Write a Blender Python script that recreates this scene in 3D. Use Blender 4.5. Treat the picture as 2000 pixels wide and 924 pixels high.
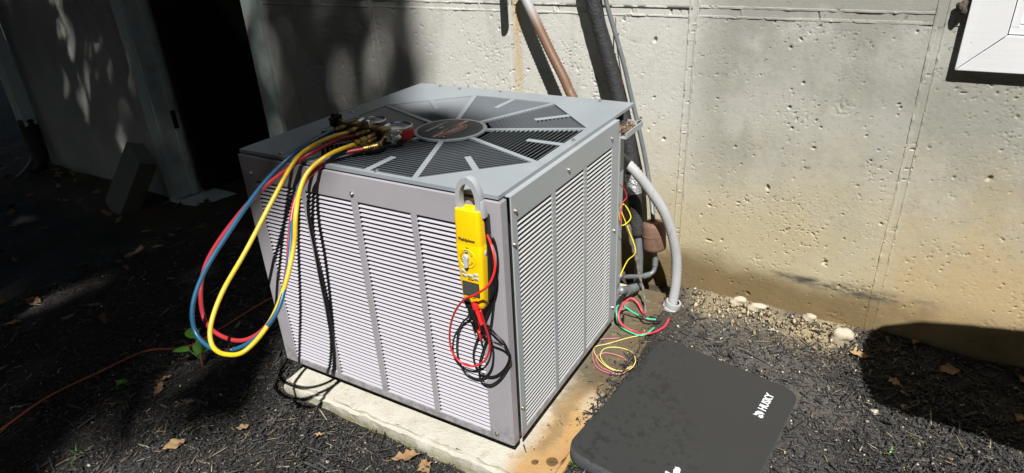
import bpy, bmesh, math, random
import numpy as np
from mathutils import Vector, Matrix
for o in list(bpy.data.objects): bpy.data.objects.remove(o, do_unlink=True)
SC = bpy.context.scene
COL = SC.collection
R = math.radians
random.seed(7); rng = np.random.default_rng(7)

# ------------------------------------------------------------------ camera
YAW, PITCH, ROLL = 0.54821, 0.45569, 0.05161
cam_data = bpy.data.cameras.new('camera'); cam = bpy.data.objects.new('camera', cam_data); COL.objects.link(cam)
fw = Vector((-math.sin(YAW)*math.cos(PITCH), math.cos(YAW)*math.cos(PITCH), -math.sin(PITCH)))
rt = Vector((math.cos(YAW), math.sin(YAW), 0)); dn = fw.cross(rt)
rt2 = rt*math.cos(ROLL)+dn*math.sin(ROLL); dn2 = -rt*math.sin(ROLL)+dn*math.cos(ROLL)
mw = Matrix((rt2, -dn2, -fw)).transposed().to_4x4(); mw.translation = (0.59288, -0.93495, 1.07269)
cam.matrix_world = mw
cam_data.sensor_width = 36; cam_data.lens = 36*1263.755/2000
cam_data.clip_start = 0.02; cam_data.clip_end = 500
SC.camera = cam
# ------------------------------------------------------------------ light
SUN_AZ, SUN_EL = R(30), R(53)          # the light travels 30 degrees left of +Y
SDIR = Vector((-math.sin(SUN_AZ)*math.cos(SUN_EL), math.cos(SUN_AZ)*math.cos(SUN_EL), -math.sin(SUN_EL)))
world = bpy.data.worlds.new('World'); SC.world = world; world.use_nodes = True
wn = world.node_tree.nodes; wn.clear()
sky = wn.new('ShaderNodeTexSky'); sky.sky_type = 'NISHITA'; sky.sun_disc = False
sky.sun_elevation = SUN_EL; sky.sun_rotation = R(150)
bg = wn.new('ShaderNodeBackground'); bg.inputs['Strength'].default_value = 0.05
wo = wn.new('ShaderNodeOutputWorld')
world.node_tree.links.new(sky.outputs[0], bg.inputs[0]); world.node_tree.links.new(bg.outputs[0], wo.inputs[0])
sun_data = bpy.data.lights.new('sun', 'SUN'); sun = bpy.data.objects.new('sun', sun_data); COL.objects.link(sun)
sun_data.energy = 5.0; sun_data.angle = R(0.53); sun_data.color = (1.0, 0.975, 0.935)
sun.rotation_euler = SDIR.to_track_quat('-Z', 'Y').to_euler(); sun.location = (6, -10, 16)
SC.view_settings.view_transform = 'Standard'; SC.view_settings.look = 'None'
SC.view_settings.exposure = 0.75; SC.view_settings.gamma = 1.0; SC.view_settings.use_curve_mapping = False

# ------------------------------------------------------------------ materials
class NT:
    def __init__(s, name):
        s.m = bpy.data.materials.new(name); s.m.use_nodes = True
        s.t = s.m.node_tree; s.t.nodes.clear()
        s.out = s.t.nodes.new('ShaderNodeOutputMaterial')
        s.p = s.t.nodes.new('ShaderNodeBsdfPrincipled'); s.t.links.new(s.p.outputs[0], s.out.inputs[0])
        s.tc = s.t.nodes.new('ShaderNodeTexCoord')
    def L(s, a, b): s.t.links.new(a, b)
    def put(s, sock, v):
        if hasattr(v, 'is_output'): s.L(v, sock)
        elif isinstance(v, (tuple, list)) and len(v) == 3 and sock.type == 'RGBA': sock.default_value = (*v, 1)
        else: sock.default_value = v
    def noise(s, scale=5, detail=4, rough=.55, vec=None, dist=0, color=False):
        n = s.t.nodes.new('ShaderNodeTexNoise'); n.inputs['Scale'].default_value = scale
        n.inputs['Detail'].default_value = detail; n.inputs['Roughness'].default_value = rough; n.inputs['Distortion'].default_value = dist
        s.L(vec or s.tc.outputs['Object'], n.inputs['Vector'])
        return n.outputs['Color' if color else 'Fac']
    def voro(s, scale=5, vec=None, feature='F1', out='Distance'):
        n = s.t.nodes.new('ShaderNodeTexVoronoi'); n.feature = feature; n.inputs['Scale'].default_value = scale
        s.L(vec or s.tc.outputs['Object'], n.inputs['Vector']); return n.outputs[out]
    def wave(s, scale, vec=None, axis='X', dist=0):
        n = s.t.nodes.new('ShaderNodeTexWave'); n.bands_direction = axis; n.inputs['Scale'].default_value = scale
        n.inputs['Distortion'].default_value = dist; s.L(vec or s.tc.outputs['Object'], n.inputs['Vector']); return n.outputs['Fac']
    def scaled(s, v):
        n = s.t.nodes.new('ShaderNodeMapping'); n.inputs['Scale'].default_value = v; s.L(s.tc.outputs['Object'], n.inputs['Vector']); return n.outputs[0]
    def math(s, op, a, b=0, c=0, clamp=False):
        n = s.t.nodes.new('ShaderNodeMath'); n.operation = op; n.use_clamp = clamp
        for i, v in enumerate((a, b, c)): s.put(n.inputs[i], v)
        return n.outputs[0]
    def xyz(s, out='Object'):
        n = s.t.nodes.new('ShaderNodeSeparateXYZ'); s.L(s.tc.outputs[out], n.inputs[0]); return n.outputs
    def ss(s, v, a, b):
        n = s.t.nodes.new('ShaderNodeMapRange'); n.interpolation_type = 'SMOOTHSTEP'
        n.inputs['From Min'].default_value = min(a, b); n.inputs['From Max'].default_value = max(a, b)
        if a > b: n.inputs['To Min'].default_value = 1; n.inputs['To Max'].default_value = 0
        s.put(n.inputs['Value'], v); return n.outputs[0]
    def mix(s, f, a, b, mode='MIX'):
        n = s.t.nodes.new('ShaderNodeMix'); n.data_type = 'RGBA'; n.blend_type = mode
        s.put(n.inputs[0], f); s.put(n.inputs[6], a); s.put(n.inputs[7], b); return n.outputs[2]
    def island(s):
        n = s.t.nodes.new('ShaderNodeNewGeometry'); return n.outputs['Random Per Island']
    def objrand(s):
        n = s.t.nodes.new('ShaderNodeObjectInfo'); return n.outputs['Random']
    def bump(s, h, strength=.3, dist=.002):
        n = s.t.nodes.new('ShaderNodeBump'); n.inputs['Strength'].default_value = strength; n.inputs['Distance'].default_value = dist
        s.put(n.inputs['Height'], h); s.L(n.outputs[0], s.p.inputs['Normal'])
    def fin(s, col, rough=.6, metal=0, spec=.5):
        s.put(s.p.inputs['Base Color'], col); s.put(s.p.inputs['Roughness'], rough); s.put(s.p.inputs['Metallic'], metal)
        s.put(s.p.inputs['Specular IOR Level'], spec); return s.m

def plain(name, col, rough=.6, metal=0, var=.18, scale=25, bump=0, bscale=150, spec=.5, dirt=None, dirt_amt=.5, dirt_scale=9, bdist=.001):
    n = NT(name)
    lo = tuple(c*(1-var) for c in col); hi = tuple(min(1, c*(1+var)) for c in col)
    c = n.mix(n.noise(scale, 5, .6), lo, hi)
    if dirt: c = n.mix(n.math('MULTIPLY', n.ss(n.noise(dirt_scale, 6, .65), .48, .72), dirt_amt), c, dirt)
    if bump: n.bump(n.noise(bscale, 4, .6), bump, bdist)
    r = n.math('ADD', n.math('MULTIPLY', n.noise(scale*1.7, 4), .2), rough-.1)
    return n.fin(c, r, metal, spec)

MT = {}
def build_materials():
    # --- poured concrete foundation wall; Object coordinates are metres along the wall, out of it, up
    n = NT('poured_concrete'); X = n.xyz(); u, z = X[0], X[2]
    big = n.noise(2.3, 5, .6); mid = n.noise(7, 6, .65); fine = n.noise(60, 5, .7); warp = n.math('MULTIPLY', n.math('SUBTRACT', n.noise(3.1, 5, .6), .5), .5)
    zw = n.math('ADD', z, warp)
    grey = n.mix(n.ss(big, .3, .7), (.36, .355, .325), (.47, .465, .43))
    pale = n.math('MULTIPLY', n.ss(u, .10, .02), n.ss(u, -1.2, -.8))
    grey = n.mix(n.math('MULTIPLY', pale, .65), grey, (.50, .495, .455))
    stain = n.math('MULTIPLY', n.ss(n.math('ADD', n.noise(4.2, 6, .62, n.scaled((1, 1, .7))), n.math('MULTIPLY', n.ss(zw, .2, .45), .1)), .5, .66), n.math('MULTIPLY', n.ss(u, .06, .2), n.ss(z, .10, .35)))
    grey = n.mix(n.math('MULTIPLY', stain, .8), grey, (.23, .23, .20))
    zone = n.math('MULTIPLY', n.ss(u, .05, .16), n.math('MULTIPLY', n.ss(zw, .88, .62), n.ss(zw, .24, .42)))
    grey = n.mix(n.math('MULTIPLY', zone, .5), grey, (.29, .285, .24))
    drips = n.ss(n.noise(9, 5, .6, n.scaled((1, 1, .16))), .53, .72)
    grey = n.mix(n.math('MULTIPLY', drips, .35), grey, (.25, .245, .215))
    tan = n.mix(mid, (.335, .285, .165), (.44, .375, .235))
    c = n.mix(n.math('MULTIPLY', n.math('MULTIPLY', n.ss(zw, .56, .14), n.ss(u, -.6, .1)), .9), grey, tan)
    c = n.mix(n.math('MULTIPLY', n.ss(n.math('ADD', z, n.math('MULTIPLY', warp, .3)), .125, .02), n.math('MULTIPLY', n.ss(u, -1.3, -.8), .93)), c, n.mix(mid, (.11, .073, .028), (.185, .130, .058)))
    och = n.math('MULTIPLY', n.ss(u, .60, .75), n.math('MULTIPLY', n.ss(zw, .50, .15), n.ss(n.noise(3.4, 5, .6), .3, .6)))
    c = n.mix(n.math('MULTIPLY', och, .7), c, (.40, .295, .155))
    # soot-like smear above the ground and the rusty run below a pipe
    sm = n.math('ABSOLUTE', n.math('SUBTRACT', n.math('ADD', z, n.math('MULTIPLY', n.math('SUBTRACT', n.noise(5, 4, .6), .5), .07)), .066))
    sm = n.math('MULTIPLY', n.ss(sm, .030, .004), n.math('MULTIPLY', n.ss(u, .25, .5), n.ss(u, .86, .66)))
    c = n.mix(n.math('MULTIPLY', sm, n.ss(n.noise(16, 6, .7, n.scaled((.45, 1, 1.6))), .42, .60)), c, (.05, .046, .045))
    ru = n.math('ABSOLUTE', n.math('ADD', u, n.math('ADD', .497, n.math('MULTIPLY', n.math('SUBTRACT', n.noise(6, 3, .5), .5), .03))))
    ru = n.math('MULTIPLY', n.ss(ru, .034, .003), n.ss(n.noise(14, 5, .6, n.scaled((1, 1, .12))), .38, .6))
    c = n.mix(n.math('MULTIPLY', ru, .75), c, (.42, .27, .075))
    c = n.mix(n.math('MULTIPLY', n.ss(n.noise(120, 4, .65, None, 2.5), .575, .68), .5), c, (.17, .165, .14))
    c = n.mix(n.math('MULTIPLY', n.ss(n.noise(52, 6, .72, n.scaled((1, 1, 1.5)), 1.2), .60, .66), .65), c, (.12, .115, .09))
    c = n.mix(n.math('MULTIPLY', n.ss(n.noise(38, 5, .7), .66, .8), .35), c, (.62, .61, .57))
    n.bump(n.math('ADD', n.math('MULTIPLY', fine, .8), n.noise(170, 4, .75)), .38, .0018)
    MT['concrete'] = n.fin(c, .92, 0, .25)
    # --- soil / mulch ground
    n = NT('mulch_soil'); X = n.xyz(); x, y = X[0], X[1]
    base = n.mix(n.noise(30, 6, .7), (.012, .011, .010), (.045, .041, .036))
    wob = n.math('MULTIPLY', n.math('SUBTRACT', n.noise(6, 5, .65), .5), .30)
    yw = n.math('ADD', y, wob)
    sand = n.math('MULTIPLY', n.ss(yw, .70, .84), n.math('MULTIPLY', n.ss(n.math('ADD', x, wob), .10, .24), n.ss(n.math('ADD', x, wob), .74, .58)))
    sandc = n.mix(n.noise(50, 6, .7), (.24, .19, .115), (.41, .34, .22))
    c = n.mix(n.math('MULTIPLY', sand, .95), base, sandc)
    dust = n.math('MULTIPLY', n.ss(x, .30, .05), n.ss(y, .55, .8))
    c = n.mix(n.math('MULTIPLY', dust, .6), c, n.mix(n.noise(40, 5), (.05, .042, .032), (.12, .095, .065)))
    dry = n.math('MULTIPLY', n.ss(n.noise(4, 4), .38, .58), n.ss(x, 0, .3))
    c = n.mix(n.math('MULTIPLY', dry, .7), c, n.mix(n.noise(80, 5, .7), (.035, .033, .031), (.12, .112, .104)))
    dz_ = n.math('MULTIPLY', n.math('MULTIPLY', n.ss(n.math('ADD', x, wob), .12, .26), n.ss(n.math('ADD', n.math('ADD', x, n.math('MULTIPLY', y, .9)), wob), 1.30, 1.05)), n.ss(yw, .42, .62))
    c = n.mix(n.math('MULTIPLY', n.math('MULTIPLY', dz_, n.math('SUBTRACT', 1, sand)), .85), c, n.mix(n.noise(110, 6, .75), (.045, .042, .038), (.17, .155, .135)))
    n.bump(n.math('ADD', n.noise(90, 6, .75), n.noise(25, 4)), .9, .008)
    MT['soil'] = n.fin(c, .95, 0, .2)
    # --- mulch chips
    n = NT('dyed_mulch'); r = n.island()
    c = n.mix(n.ss(r, .0, .95), (.010, .010, .0105), (.060, .0575, .056))
    c = n.mix(n.ss(r, .93, .95), c, (.16, .115, .075)); c = n.mix(n.ss(r, .985, .992), c, (.42, .37, .29))
    c = n.mix(n.math('MULTIPLY', n.noise(150, 3), .6), c, (.02, .02, .021))
    n.bump(n.noise(300, 3, .6), .4, .001); MT['chips'] = n.fin(c, .62, 0, .45)
    n = NT('dusty_fines'); r = n.island(); MT['fines'] = n.fin(n.mix(n.ss(r, .9, .96), n.mix(r, (.018, .0175, .017), (.11, .103, .094)), (.26, .22, .16)), .9, 0, .3)
    n = NT('sand_crumb'); r = n.island(); n.bump(n.noise(300, 4), .5, .001); MT['sandcrumb'] = n.fin(n.mix(r, (.20, .155, .09), (.40, .335, .22)), .95, 0, .2)
    n = NT('gravel_bits'); r = n.island(); c = n.mix(r, (.16, .13, .09), (.55, .50, .40)); n.bump(n.noise(200, 4), .5, .001); MT['gravel'] = n.fin(c, .85)
    # --- slab
    n = NT('old_slab'); X = n.xyz(); x, y, z = X[0], X[1], X[2]
    mid = n.noise(11, 6, .65)
    wob = n.math('MULTIPLY', n.math('SUBTRACT', n.noise(8, 5, .6), .5), .22); xw = n.math('ADD', x, wob); yw = n.math('ADD', y, wob)
    c = n.mix(mid, (.31, .30, .25), (.55, .53, .455))
    org = n.mix(n.noise(14, 5, .6), (.29, .155, .05), (.44, .275, .11))
    c = n.mix(n.math('MULTIPLY', n.ss(n.math('ADD', x, n.math('MULTIPLY', wob, .3)), -.03, .03), .95), c, org)
    whit = n.math('MULTIPLY', n.ss(n.math('ABSOLUTE', n.math('SUBTRACT', yw, .26)), .07, .02), n.ss(x, .03, .07))
    c = n.mix(n.math('MULTIPLY', whit, .8), c, (.46, .38, .27))
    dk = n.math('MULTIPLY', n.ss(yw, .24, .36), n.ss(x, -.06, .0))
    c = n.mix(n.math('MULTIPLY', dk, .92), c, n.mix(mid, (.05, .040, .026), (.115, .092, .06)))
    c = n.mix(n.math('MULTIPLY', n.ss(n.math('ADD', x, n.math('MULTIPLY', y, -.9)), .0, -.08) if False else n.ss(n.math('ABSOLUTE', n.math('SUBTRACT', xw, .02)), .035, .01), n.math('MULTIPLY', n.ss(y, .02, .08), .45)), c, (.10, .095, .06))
    moss = n.math('MULTIPLY', n.ss(z, -.055, -.09), n.ss(n.noise(18, 5, .7), .32, .55))
    c = n.mix(n.math('MULTIPLY', moss, .85), c, (.15, .14, .055))
    c = n.mix(n.math('MULTIPLY', n.ss(n.noise(26, 6, .7), .52, .68), .5), c, (.26, .215, .13))
    # two oil drips
    for (sx, sy, sr) in ((.074, .038, .014), (.040, .020, .008), (.086, -.016, .011)):
        d = n.math('SQRT', n.math('ADD', n.math('POWER', n.math('SUBTRACT', n.math('ADD', x, n.math('MULTIPLY', wob, .04)), sx), 2), n.math('POWER', n.math('SUBTRACT', n.math('ADD', y, n.math('MULTIPLY', wob, .05)), sy), 2)))
        c = n.mix(n.math('MULTIPLY', n.ss(d, sr*1.12, sr*.85), .85), c, (.075, .04, .016))
    n.bump(n.math('ADD', n.noise(55, 6, .75), n.math('MULTIPLY', n.noise(200, 3), .5)), .8, .004); MT['slab'] = n.fin(c, .92, 0, .25)
    # --- painted cabinet metals
    def cab(name, col, dirtc, amt, metal=0.0, rough=.42, splash=0):
        n = NT(name); m = n.noise(6, 6, .62)
        c = n.mix(m, tuple(v*.86 for v in col), tuple(v*1.1 for v in col))
        st = n.ss(n.noise(10, 6, .65, n.scaled((1, 1, .25))), .5, .72)
        c = n.mix(n.math('MULTIPLY', st, amt), c, dirtc)
        c = n.mix(n.math('MULTIPLY', n.ss(n.noise(70, 5, .75), .68, .78), .35), c, (.10, .085, .07))
        sp = n.math('MULTIPLY', n.ss(n.xyz()[2], .075, .0), n.ss(n.noise(45, 5, .7), .40, .62)); c = n.mix(n.math('MULTIPLY', sp, splash), c, (.085, .068, .05))
        n.bump(n.math('ADD', n.noise(5, 3), n.math('MULTIPLY', n.noise(160, 3), .03)), .16, .006)
        return n.fin(c, n.math('ADD', n.math('MULTIPLY', m, .25), rough-.12), metal, .5)
    MT['front'] = cab('lavender_enamel', (.292, .281, .305), (.235, .222, .222), .6, splash=.5)
    MT['side'] = cab('grey_enamel', (.30, .325, .345), (.33, .335, .325), .5, splash=.5)
    MT['lid'] = cab('weathered_lid', (.25, .28, .305), (.32, .34, .355), .55, .1, .42)
    MT['grille'] = cab('grille_enamel', (.125, .14, .155), (.17, .18, .19), .5, .1, .45)
    MT['slat'] = cab('louver_enamel', (.36, .35, .385), (.34, .33, .33), .3)
    MT['slat_side'] = cab('louver_enamel_side', (.58, .595, .60), (.60, .585, .48), .5)
    n = NT('dark_coil'); n.bump(n.wave(180, None, 'Z'), .4, .002); MT['coil'] = n.fin(n.mix(n.noise(20, 4), (.012, .012, .013), (.03, .029, .028)), .7, .2)
    MT['black_metal'] = plain('black_metal', (.012, .012, .013), .5)
    MT['badge'] = plain('badge_plastic', (.022, .030, .036), .6, dirt=(.036, .04, .043), dirt_amt=.3, dirt_scale=30)
    MT['badge_red'] = plain('badge_red', (.42, .04, .04), .5); MT['badge_white'] = plain('badge_white', (.60, .59, .56), .5)
    MT['zinc'] = plain('zinc_screw', (.55, .53, .48), .3, .9, dirt=(.16, .09, .05), dirt_amt=.7, dirt_scale=90)
    MT['brass'] = plain('brass', (.26, .175, .065), .36, 1, dirt=(.10, .06, .025), dirt_amt=.6, dirt_scale=60)
    MT['chrome'] = plain('chrome', (.42, .43, .44), .25, 1); MT['knob'] = plain('knob_alloy', (.34, .35, .35), .4, .8, dirt=(.06, .06, .06))
    n = NT('gauge_glass'); n.p.inputs['Transmission Weight'].default_value = .85; MT['glass'] = n.fin((.9, .93, .93), .04)
    MT['dial'] = plain('gauge_dial', (.38, .38, .36), .6)
    MT['boot_blue'] = plain('boot_blue', (.012, .03, .15), .45); MT['boot_red'] = plain('boot_red', (.42, .022, .022), .45)
    MT['h_blue'] = plain('hose_blue', (.013, .085, .165), .36, dirt=(.02, .06, .10), dirt_amt=.5, dirt_scale=40, bump=.12, bscale=90)
    MT['h_red'] = plain('hose_red', (.36, .028, .036), .38, dirt=(.25, .03, .03), dirt_amt=.5, dirt_scale=40, bump=.12, bscale=90)
    MT['h_yellow'] = plain('hose_yellow', (.60, .385, .012), .36, dirt=(.30, .19, .02), dirt_amt=.55, dirt_scale=35, bump=.12, bscale=90)
    MT['m_yellow'] = plain('meter_yellow', (.80, .50, .002), .38, var=.04, bump=.05, bscale=400)
    MT['m_grey'] = plain('meter_grey', (.30, .32, .34), .45, var=.08); MT['m_black'] = plain('meter_black', (.012, .012, .013), .4)
    MT['m_screen'] = plain('lcd_off', (.055, .06, .052), .15, var=.06); MT['m_button'] = plain('meter_button', (.40, .43, .46), .5, var=.06)
    MT['ink'] = plain('black_print', (.012, .012, .012), .6)
    MT['lead_red'] = plain('lead_red', (.60, .018, .018), .3, var=.06); MT['lead_black'] = plain('lead_black', (.009, .009, .010), .28, var=.06)
    # --- foam mat
    n = NT('foam_mat'); X = n.xyz(); x, y = X[0], X[1]
    c = n.mix(n.noise(5, 5, .6), (.0205, .0212, .0208), (.0275, .0282, .0275))
    wet = n.math('MULTIPLY', n.ss(n.math('ADD', n.noise(46, 5, .7), n.math('MULTIPLY', n.noise(9, 4, .6), .6)), .82, .9), n.ss(n.math('ADD', x, n.math('MULTIPLY', y, .55)), .06, -.08))
    c = n.mix(n.math('MULTIPLY', wet, .45), c, (.010, .0105, .011))
    c = n.mix(n.math('MULTIPLY', n.ss(n.noise(120, 4, .7), .68, .75), .35), c, (.09, .09, .085))
    n.bump(n.noise(500, 3, .6), .35, .0006); MT['foam'] = n.fin(c, n.math('ADD', .62, n.math('MULTIPLY', wet, -.22)), 0, .4)
    n = NT('foam_edge'); n.bump(n.voro(260), .8, .0015); MT['foam_edge'] = n.fin(n.mix(n.voro(200), (.035, .037, .042), (.085, .088, .098)), .85)
    MT['print_white'] = plain('print_white', (.62, .66, .66), .6, var=.06)
    # --- joinery, pipes
    n = NT('white_painted_wood'); g = n.noise(14, 6, .65, n.scaled((1, 1, .05))); g2 = n.noise(40, 5, .7, n.scaled((.06, 1, 1)))
    c = n.mix(g, (.55, .56, .57), (.66, .67, .68)); c = n.mix(n.ss(n.noise(60, 4, .7), .70, .76), c, (.20, .17, .13))
    n.bump(n.math('ADD', g, g2), .25, .002); MT['trim'] = n.fin(c, .5)
    MT['greenwhite'] = plain('aged_white_paint', (.52, .60, .57), .5, dirt=(.20, .20, .16), dirt_amt=.4, bump=.2, bscale=40)
    MT['door_brown'] = plain('door_brown', (.014, .010, .008), .6)
    MT['dark_room'] = plain('basement_plaster', (.02, .02, .02), .9)
    MT['window_glass'] = plain('window_glass', (.03, .035, .04), .06)
    n = NT('liquidtight_conduit'); X = n.xyz(); z = X[2]
    rib = n.noise(8, 5, .6); rust = n.math('MULTIPLY', n.ss(z, .50, .56), n.ss(z, .86, .76))
    c = n.mix(n.noise(20, 6, .65), (.27, .275, .28), (.38, .385, .39)); c = n.mix(n.math('MULTIPLY', rust, n.ss(n.noise(25, 6, .65), .1, .4)), c, n.mix(rib, (.10, .052, .030), (.19, .105, .062)))
    c = n.mix(n.math('MULTIPLY', n.ss(n.noise(35, 5, .7, n.scaled((1, 1, .3))), .58, .7), .5), c, (.16, .14, .11))
    MT['conduit'] = n.fin(c, .55)
    MT['insul'] = plain('pipe_insulation', (.016, .0165, .018), .72, bump=1, bscale=130, bdist=.004, var=.3, dirt=(.045, .045, .045), dirt_amt=.6, dirt_scale=30)
    MT['foil'] = plain('crinkled_foil', (.50, .51, .53), .38, .8, bump=1, bscale=120, bdist=.004)
    MT['oldcopper'] = plain('weathered_copper', (.15, .165, .17), .5, .35, dirt=(.22, .25, .24), dirt_amt=.6, dirt_scale=40, bump=.3, bscale=90)
    MT['rustcan'] = plain('rusty_can', (.15, .085, .055), .75, .1, dirt=(.07, .042, .03), dirt_amt=.7, dirt_scale=35, bump=.6, bscale=140, var=.3)
    MT['brownpipe'] = plain('grey_plastic', (.25, .25, .25), .5)
    for k, c in dict(w_red=(.60, .035, .06), w_green=(.05, .42, .24), w_black=(.014, .014, .015), w_yellow=(.62, .52, .16), w_pink=(.50, .16, .20), c_yellow=(.78, .62, .01), c_red=(.60, .02, .05)).items(): MT[k] = plain('wire_'+k, c, .4, var=.08)
    MT['braid'] = plain('frayed_cable', (.13, .115, .10), .85, bump=1, bscale=220, bdist=.003, dirt=(.30, .26, .20), dirt_amt=.6, dirt_scale=80)
    MT['cord'] = plain('orange_cord', (.36, .085, .035), .5, dirt=(.12, .04, .02), dirt_amt=.5)
    n = NT('dry_leaf'); r = n.objrand(); c = n.mix(r, (.17, .10, .045), (.30, .195, .095)); c = n.mix(n.math('MULTIPLY', n.ss(n.noise(45, 5), .5, .65), .5), c, (.20, .10, .045)); MT['dryleaf'] = n.fin(c, .7)
    n = NT('litter'); c = n.mix(n.island(), (.06, .035, .02), (.24, .16, .09)); MT['litter'] = n.fin(c, .8)
    n = NT('green_leaf'); c = n.mix(n.noise(40, 4), (.075, .19, .025), (.12, .28, .04)); n.p.inputs['Subsurface Weight'].default_value = 0; MT['green'] = n.fin(c, .38)
    n = NT('tree_leaf'); c = n.mix(n.island(), (.035, .075, .015), (.08, .14, .03)); MT['treeleaf'] = n.fin(c, .6)
    MT['bark'] = plain('bark', (.075, .055, .04), .95, bump=1, bscale=30, bdist=.02)
    MT['straw'] = plain('straw', (.34, .27, .15), .8)
    MT['stem'] = plain('weed_stem', (.16, .07, .05), .7)
    MT['stone'] = plain('field_stone', (.38, .34, .265), .85, bump=.9, bscale=45, bdist=.004, dirt=(.30, .22, .12), dirt_amt=.8, dirt_scale=24, var=.25)
    MT['block'] = plain('grey_block', (.15, .155, .13), .95, bump=1, bscale=90, bdist=.004)
    MT['downspout'] = plain('downspout_paint', (.50, .58, .55), .5)
    MT['tablegrey'] = plain('table_plastic', (.45, .44, .42), .6)
build_materials()

# ------------------------------------------------------------------ mesh helpers
class MB:
    def __init__(s): s.v = []; s.f = []
    def add(s, vs, fs):
        o = len(s.v); s.v += [tuple(v) for v in vs]; s.f += [tuple(i+o for i in f) for f in fs]; return s
    def bm(s, b):
        b.verts.index_update(); s.add([v.co[:] for v in b.verts], [[v.index for v in f.verts] for f in b.faces]); b.free(); return s
    def box(s, size, loc=(0, 0, 0), rot=None, bev=0, seg=2):
        b = bmesh.new(); bmesh.ops.create_cube(b, size=1)
        bmesh.ops.scale(b, vec=size, verts=b.verts)
        if bev: bmesh.ops.bevel(b, geom=list(b.edges), offset=bev, segments=seg, affect='EDGES', profile=.6)
        m = Matrix.Translation(loc) @ (rot.to_4x4() if rot else Matrix.Identity(4)); b.transform(m); return s.bm(b)
    def b2(s, x0, x1, y0, y1, z0, z1, bev=0, seg=2):
        return s.box((x1-x0, y1-y0, z1-z0), ((x0+x1)/2, (y0+y1)/2, (z0+z1)/2), None, bev, seg)
    def loft(s, rings, cap=True, closed=True):
        n = len(rings[0]); vs = [p for r in rings for p in r]; fs = []
        for i in range(len(rings)-1):
            for j in range(n if closed else n-1):
                k = (j+1) % n; fs.append((i*n+j, i*n+k, (i+1)*n+k, (i+1)*n+j))
        if cap: fs.append(tuple(range(n-1, -1, -1))); fs.append(tuple((len(rings)-1)*n+j for j in range(n)))
        return s.add(vs, fs)
    def lathe(s, prof, seg=24, m=None, cap=True):
        rings = []
        for r, h in prof:
            ring = [Vector((r*math.cos(2*math.pi*k/seg), r*math.sin(2*math.pi*k/seg), h)) for k in range(seg)]
            rings.append([(m @ p if m else p) for p in ring])
        return s.loft(rings, cap)
    def tube(s, pts, r, seg=10, per=6, ribs=None, smooth=True):
        P = spline(pts, per) if smooth else [Vector(p) for p in pts]
        n = len(P); T = [(P[min(i+1, n-1)]-P[max(i-1, 0)]).normalized() for i in range(n)]
        a = Vector((0, 0, 1)) if abs(T[0].z) < .9 else Vector((1, 0, 0)); u = T[0].cross(a).normalized(); rings = []
        for i in range(n):
            u = (u - T[i]*u.dot(T[i])).normalized(); w = T[i].cross(u)
            rr = r(i/(n-1)) if callable(r) else r
            if ribs and (i % 2): rr *= ribs
            rings.append([P[i]+(u*math.cos(2*math.pi*k/seg)+w*math.sin(2*math.pi*k/seg))*rr for k in range(seg)])
        return s.loft(rings)
    def build(s, name, mat, parent=None, smooth=False, loc=None, rot=None):
        me = bpy.data.meshes.new(name); me.from_pydata(s.v, [], s.f); me.update()
        return link(name, me, mat, parent, smooth, loc, rot)
def link(name, me, mat, parent=None, smooth=False, loc=None, rot=None):
    if mat is not None and not me.materials: me.materials.append(MT[mat] if isinstance(mat, str) else mat)
    if smooth:
        me.polygons.foreach_set('use_smooth', [True]*len(me.polygons))
        if smooth != 'all':
            try: me.set_sharp_from_angle(angle=R(38))
            except Exception: pass
    o = bpy.data.objects.new(name, me); COL.objects.link(o)
    if parent: o.parent = parent
    if loc is not None: o.location = loc
    if rot is not None: o.rotation_euler = rot
    return o
def spline(pts, per=6):
    P = [Vector(p) for p in pts]; out = []
    for i in range(len(P)-1):
        a = P[max(i-1, 0)]; b = P[i]; c = P[i+1]; d = P[min(i+2, len(P)-1)]
        if i == 0: a = b*2-c
        if i == len(P)-2: d = c*2-b
        for k in range(per):
            t = k/per; out.append(.5*((2*b)+(c-a)*t+(2*a-5*b+4*c-d)*t*t+(3*b-a-3*c+d)*t**3))
    out.append(P[-1]); return out
def resample(pts, step):
    P = spline(pts, 24); out = [P[0]]; acc = 0
    for i in range(1, len(P)):
        d = (P[i]-P[i-1]).length; 
        while acc+d >= step and d > 0:
            t = (step-acc)/d; q = P[i-1].lerp(P[i], t); out.append(q); P[i-1] = q; d = (P[i]-q).length; acc = 0
        acc += d
    out.append(P[-1]); return out
def rr(hw, hd, r, z, n=4, cx=0, cy=0):
    out = []
    for (sx, sy, a0) in ((1, 1, 0), (-1, 1, 90), (-1, -1, 180), (1, -1, 270)):
        for k in range(n+1):
            a = R(a0+90*k/n); out.append(Vector((cx+sx*(hw-r)+r*math.cos(a), cy+sy*(hd-r)+r*math.sin(a), z)))
    return out
def extrude(outline, h, m=None):
    b = MB(); lo = [Vector((x, y, 0)) for x, y in outline]; hi = [Vector((x, y, h)) for x, y in outline]
    if m: lo = [m @ p for p in lo]; hi = [m @ p for p in hi]
    return b.loft([lo, hi])
def tag(o, label, cat, group=None, kind=None):
    if label: o['label'] = label
    if cat: o['category'] = cat
    if group: o['group'] = group
    if kind: o['kind'] = kind
    return o
def empty(name, loc=(0, 0, 0), rotz=0):
    o = bpy.data.objects.new(name, None); COL.objects.link(o); o.location = loc; o.rotation_euler = (0, 0, rotz); o.empty_display_size = .05; return o
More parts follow.
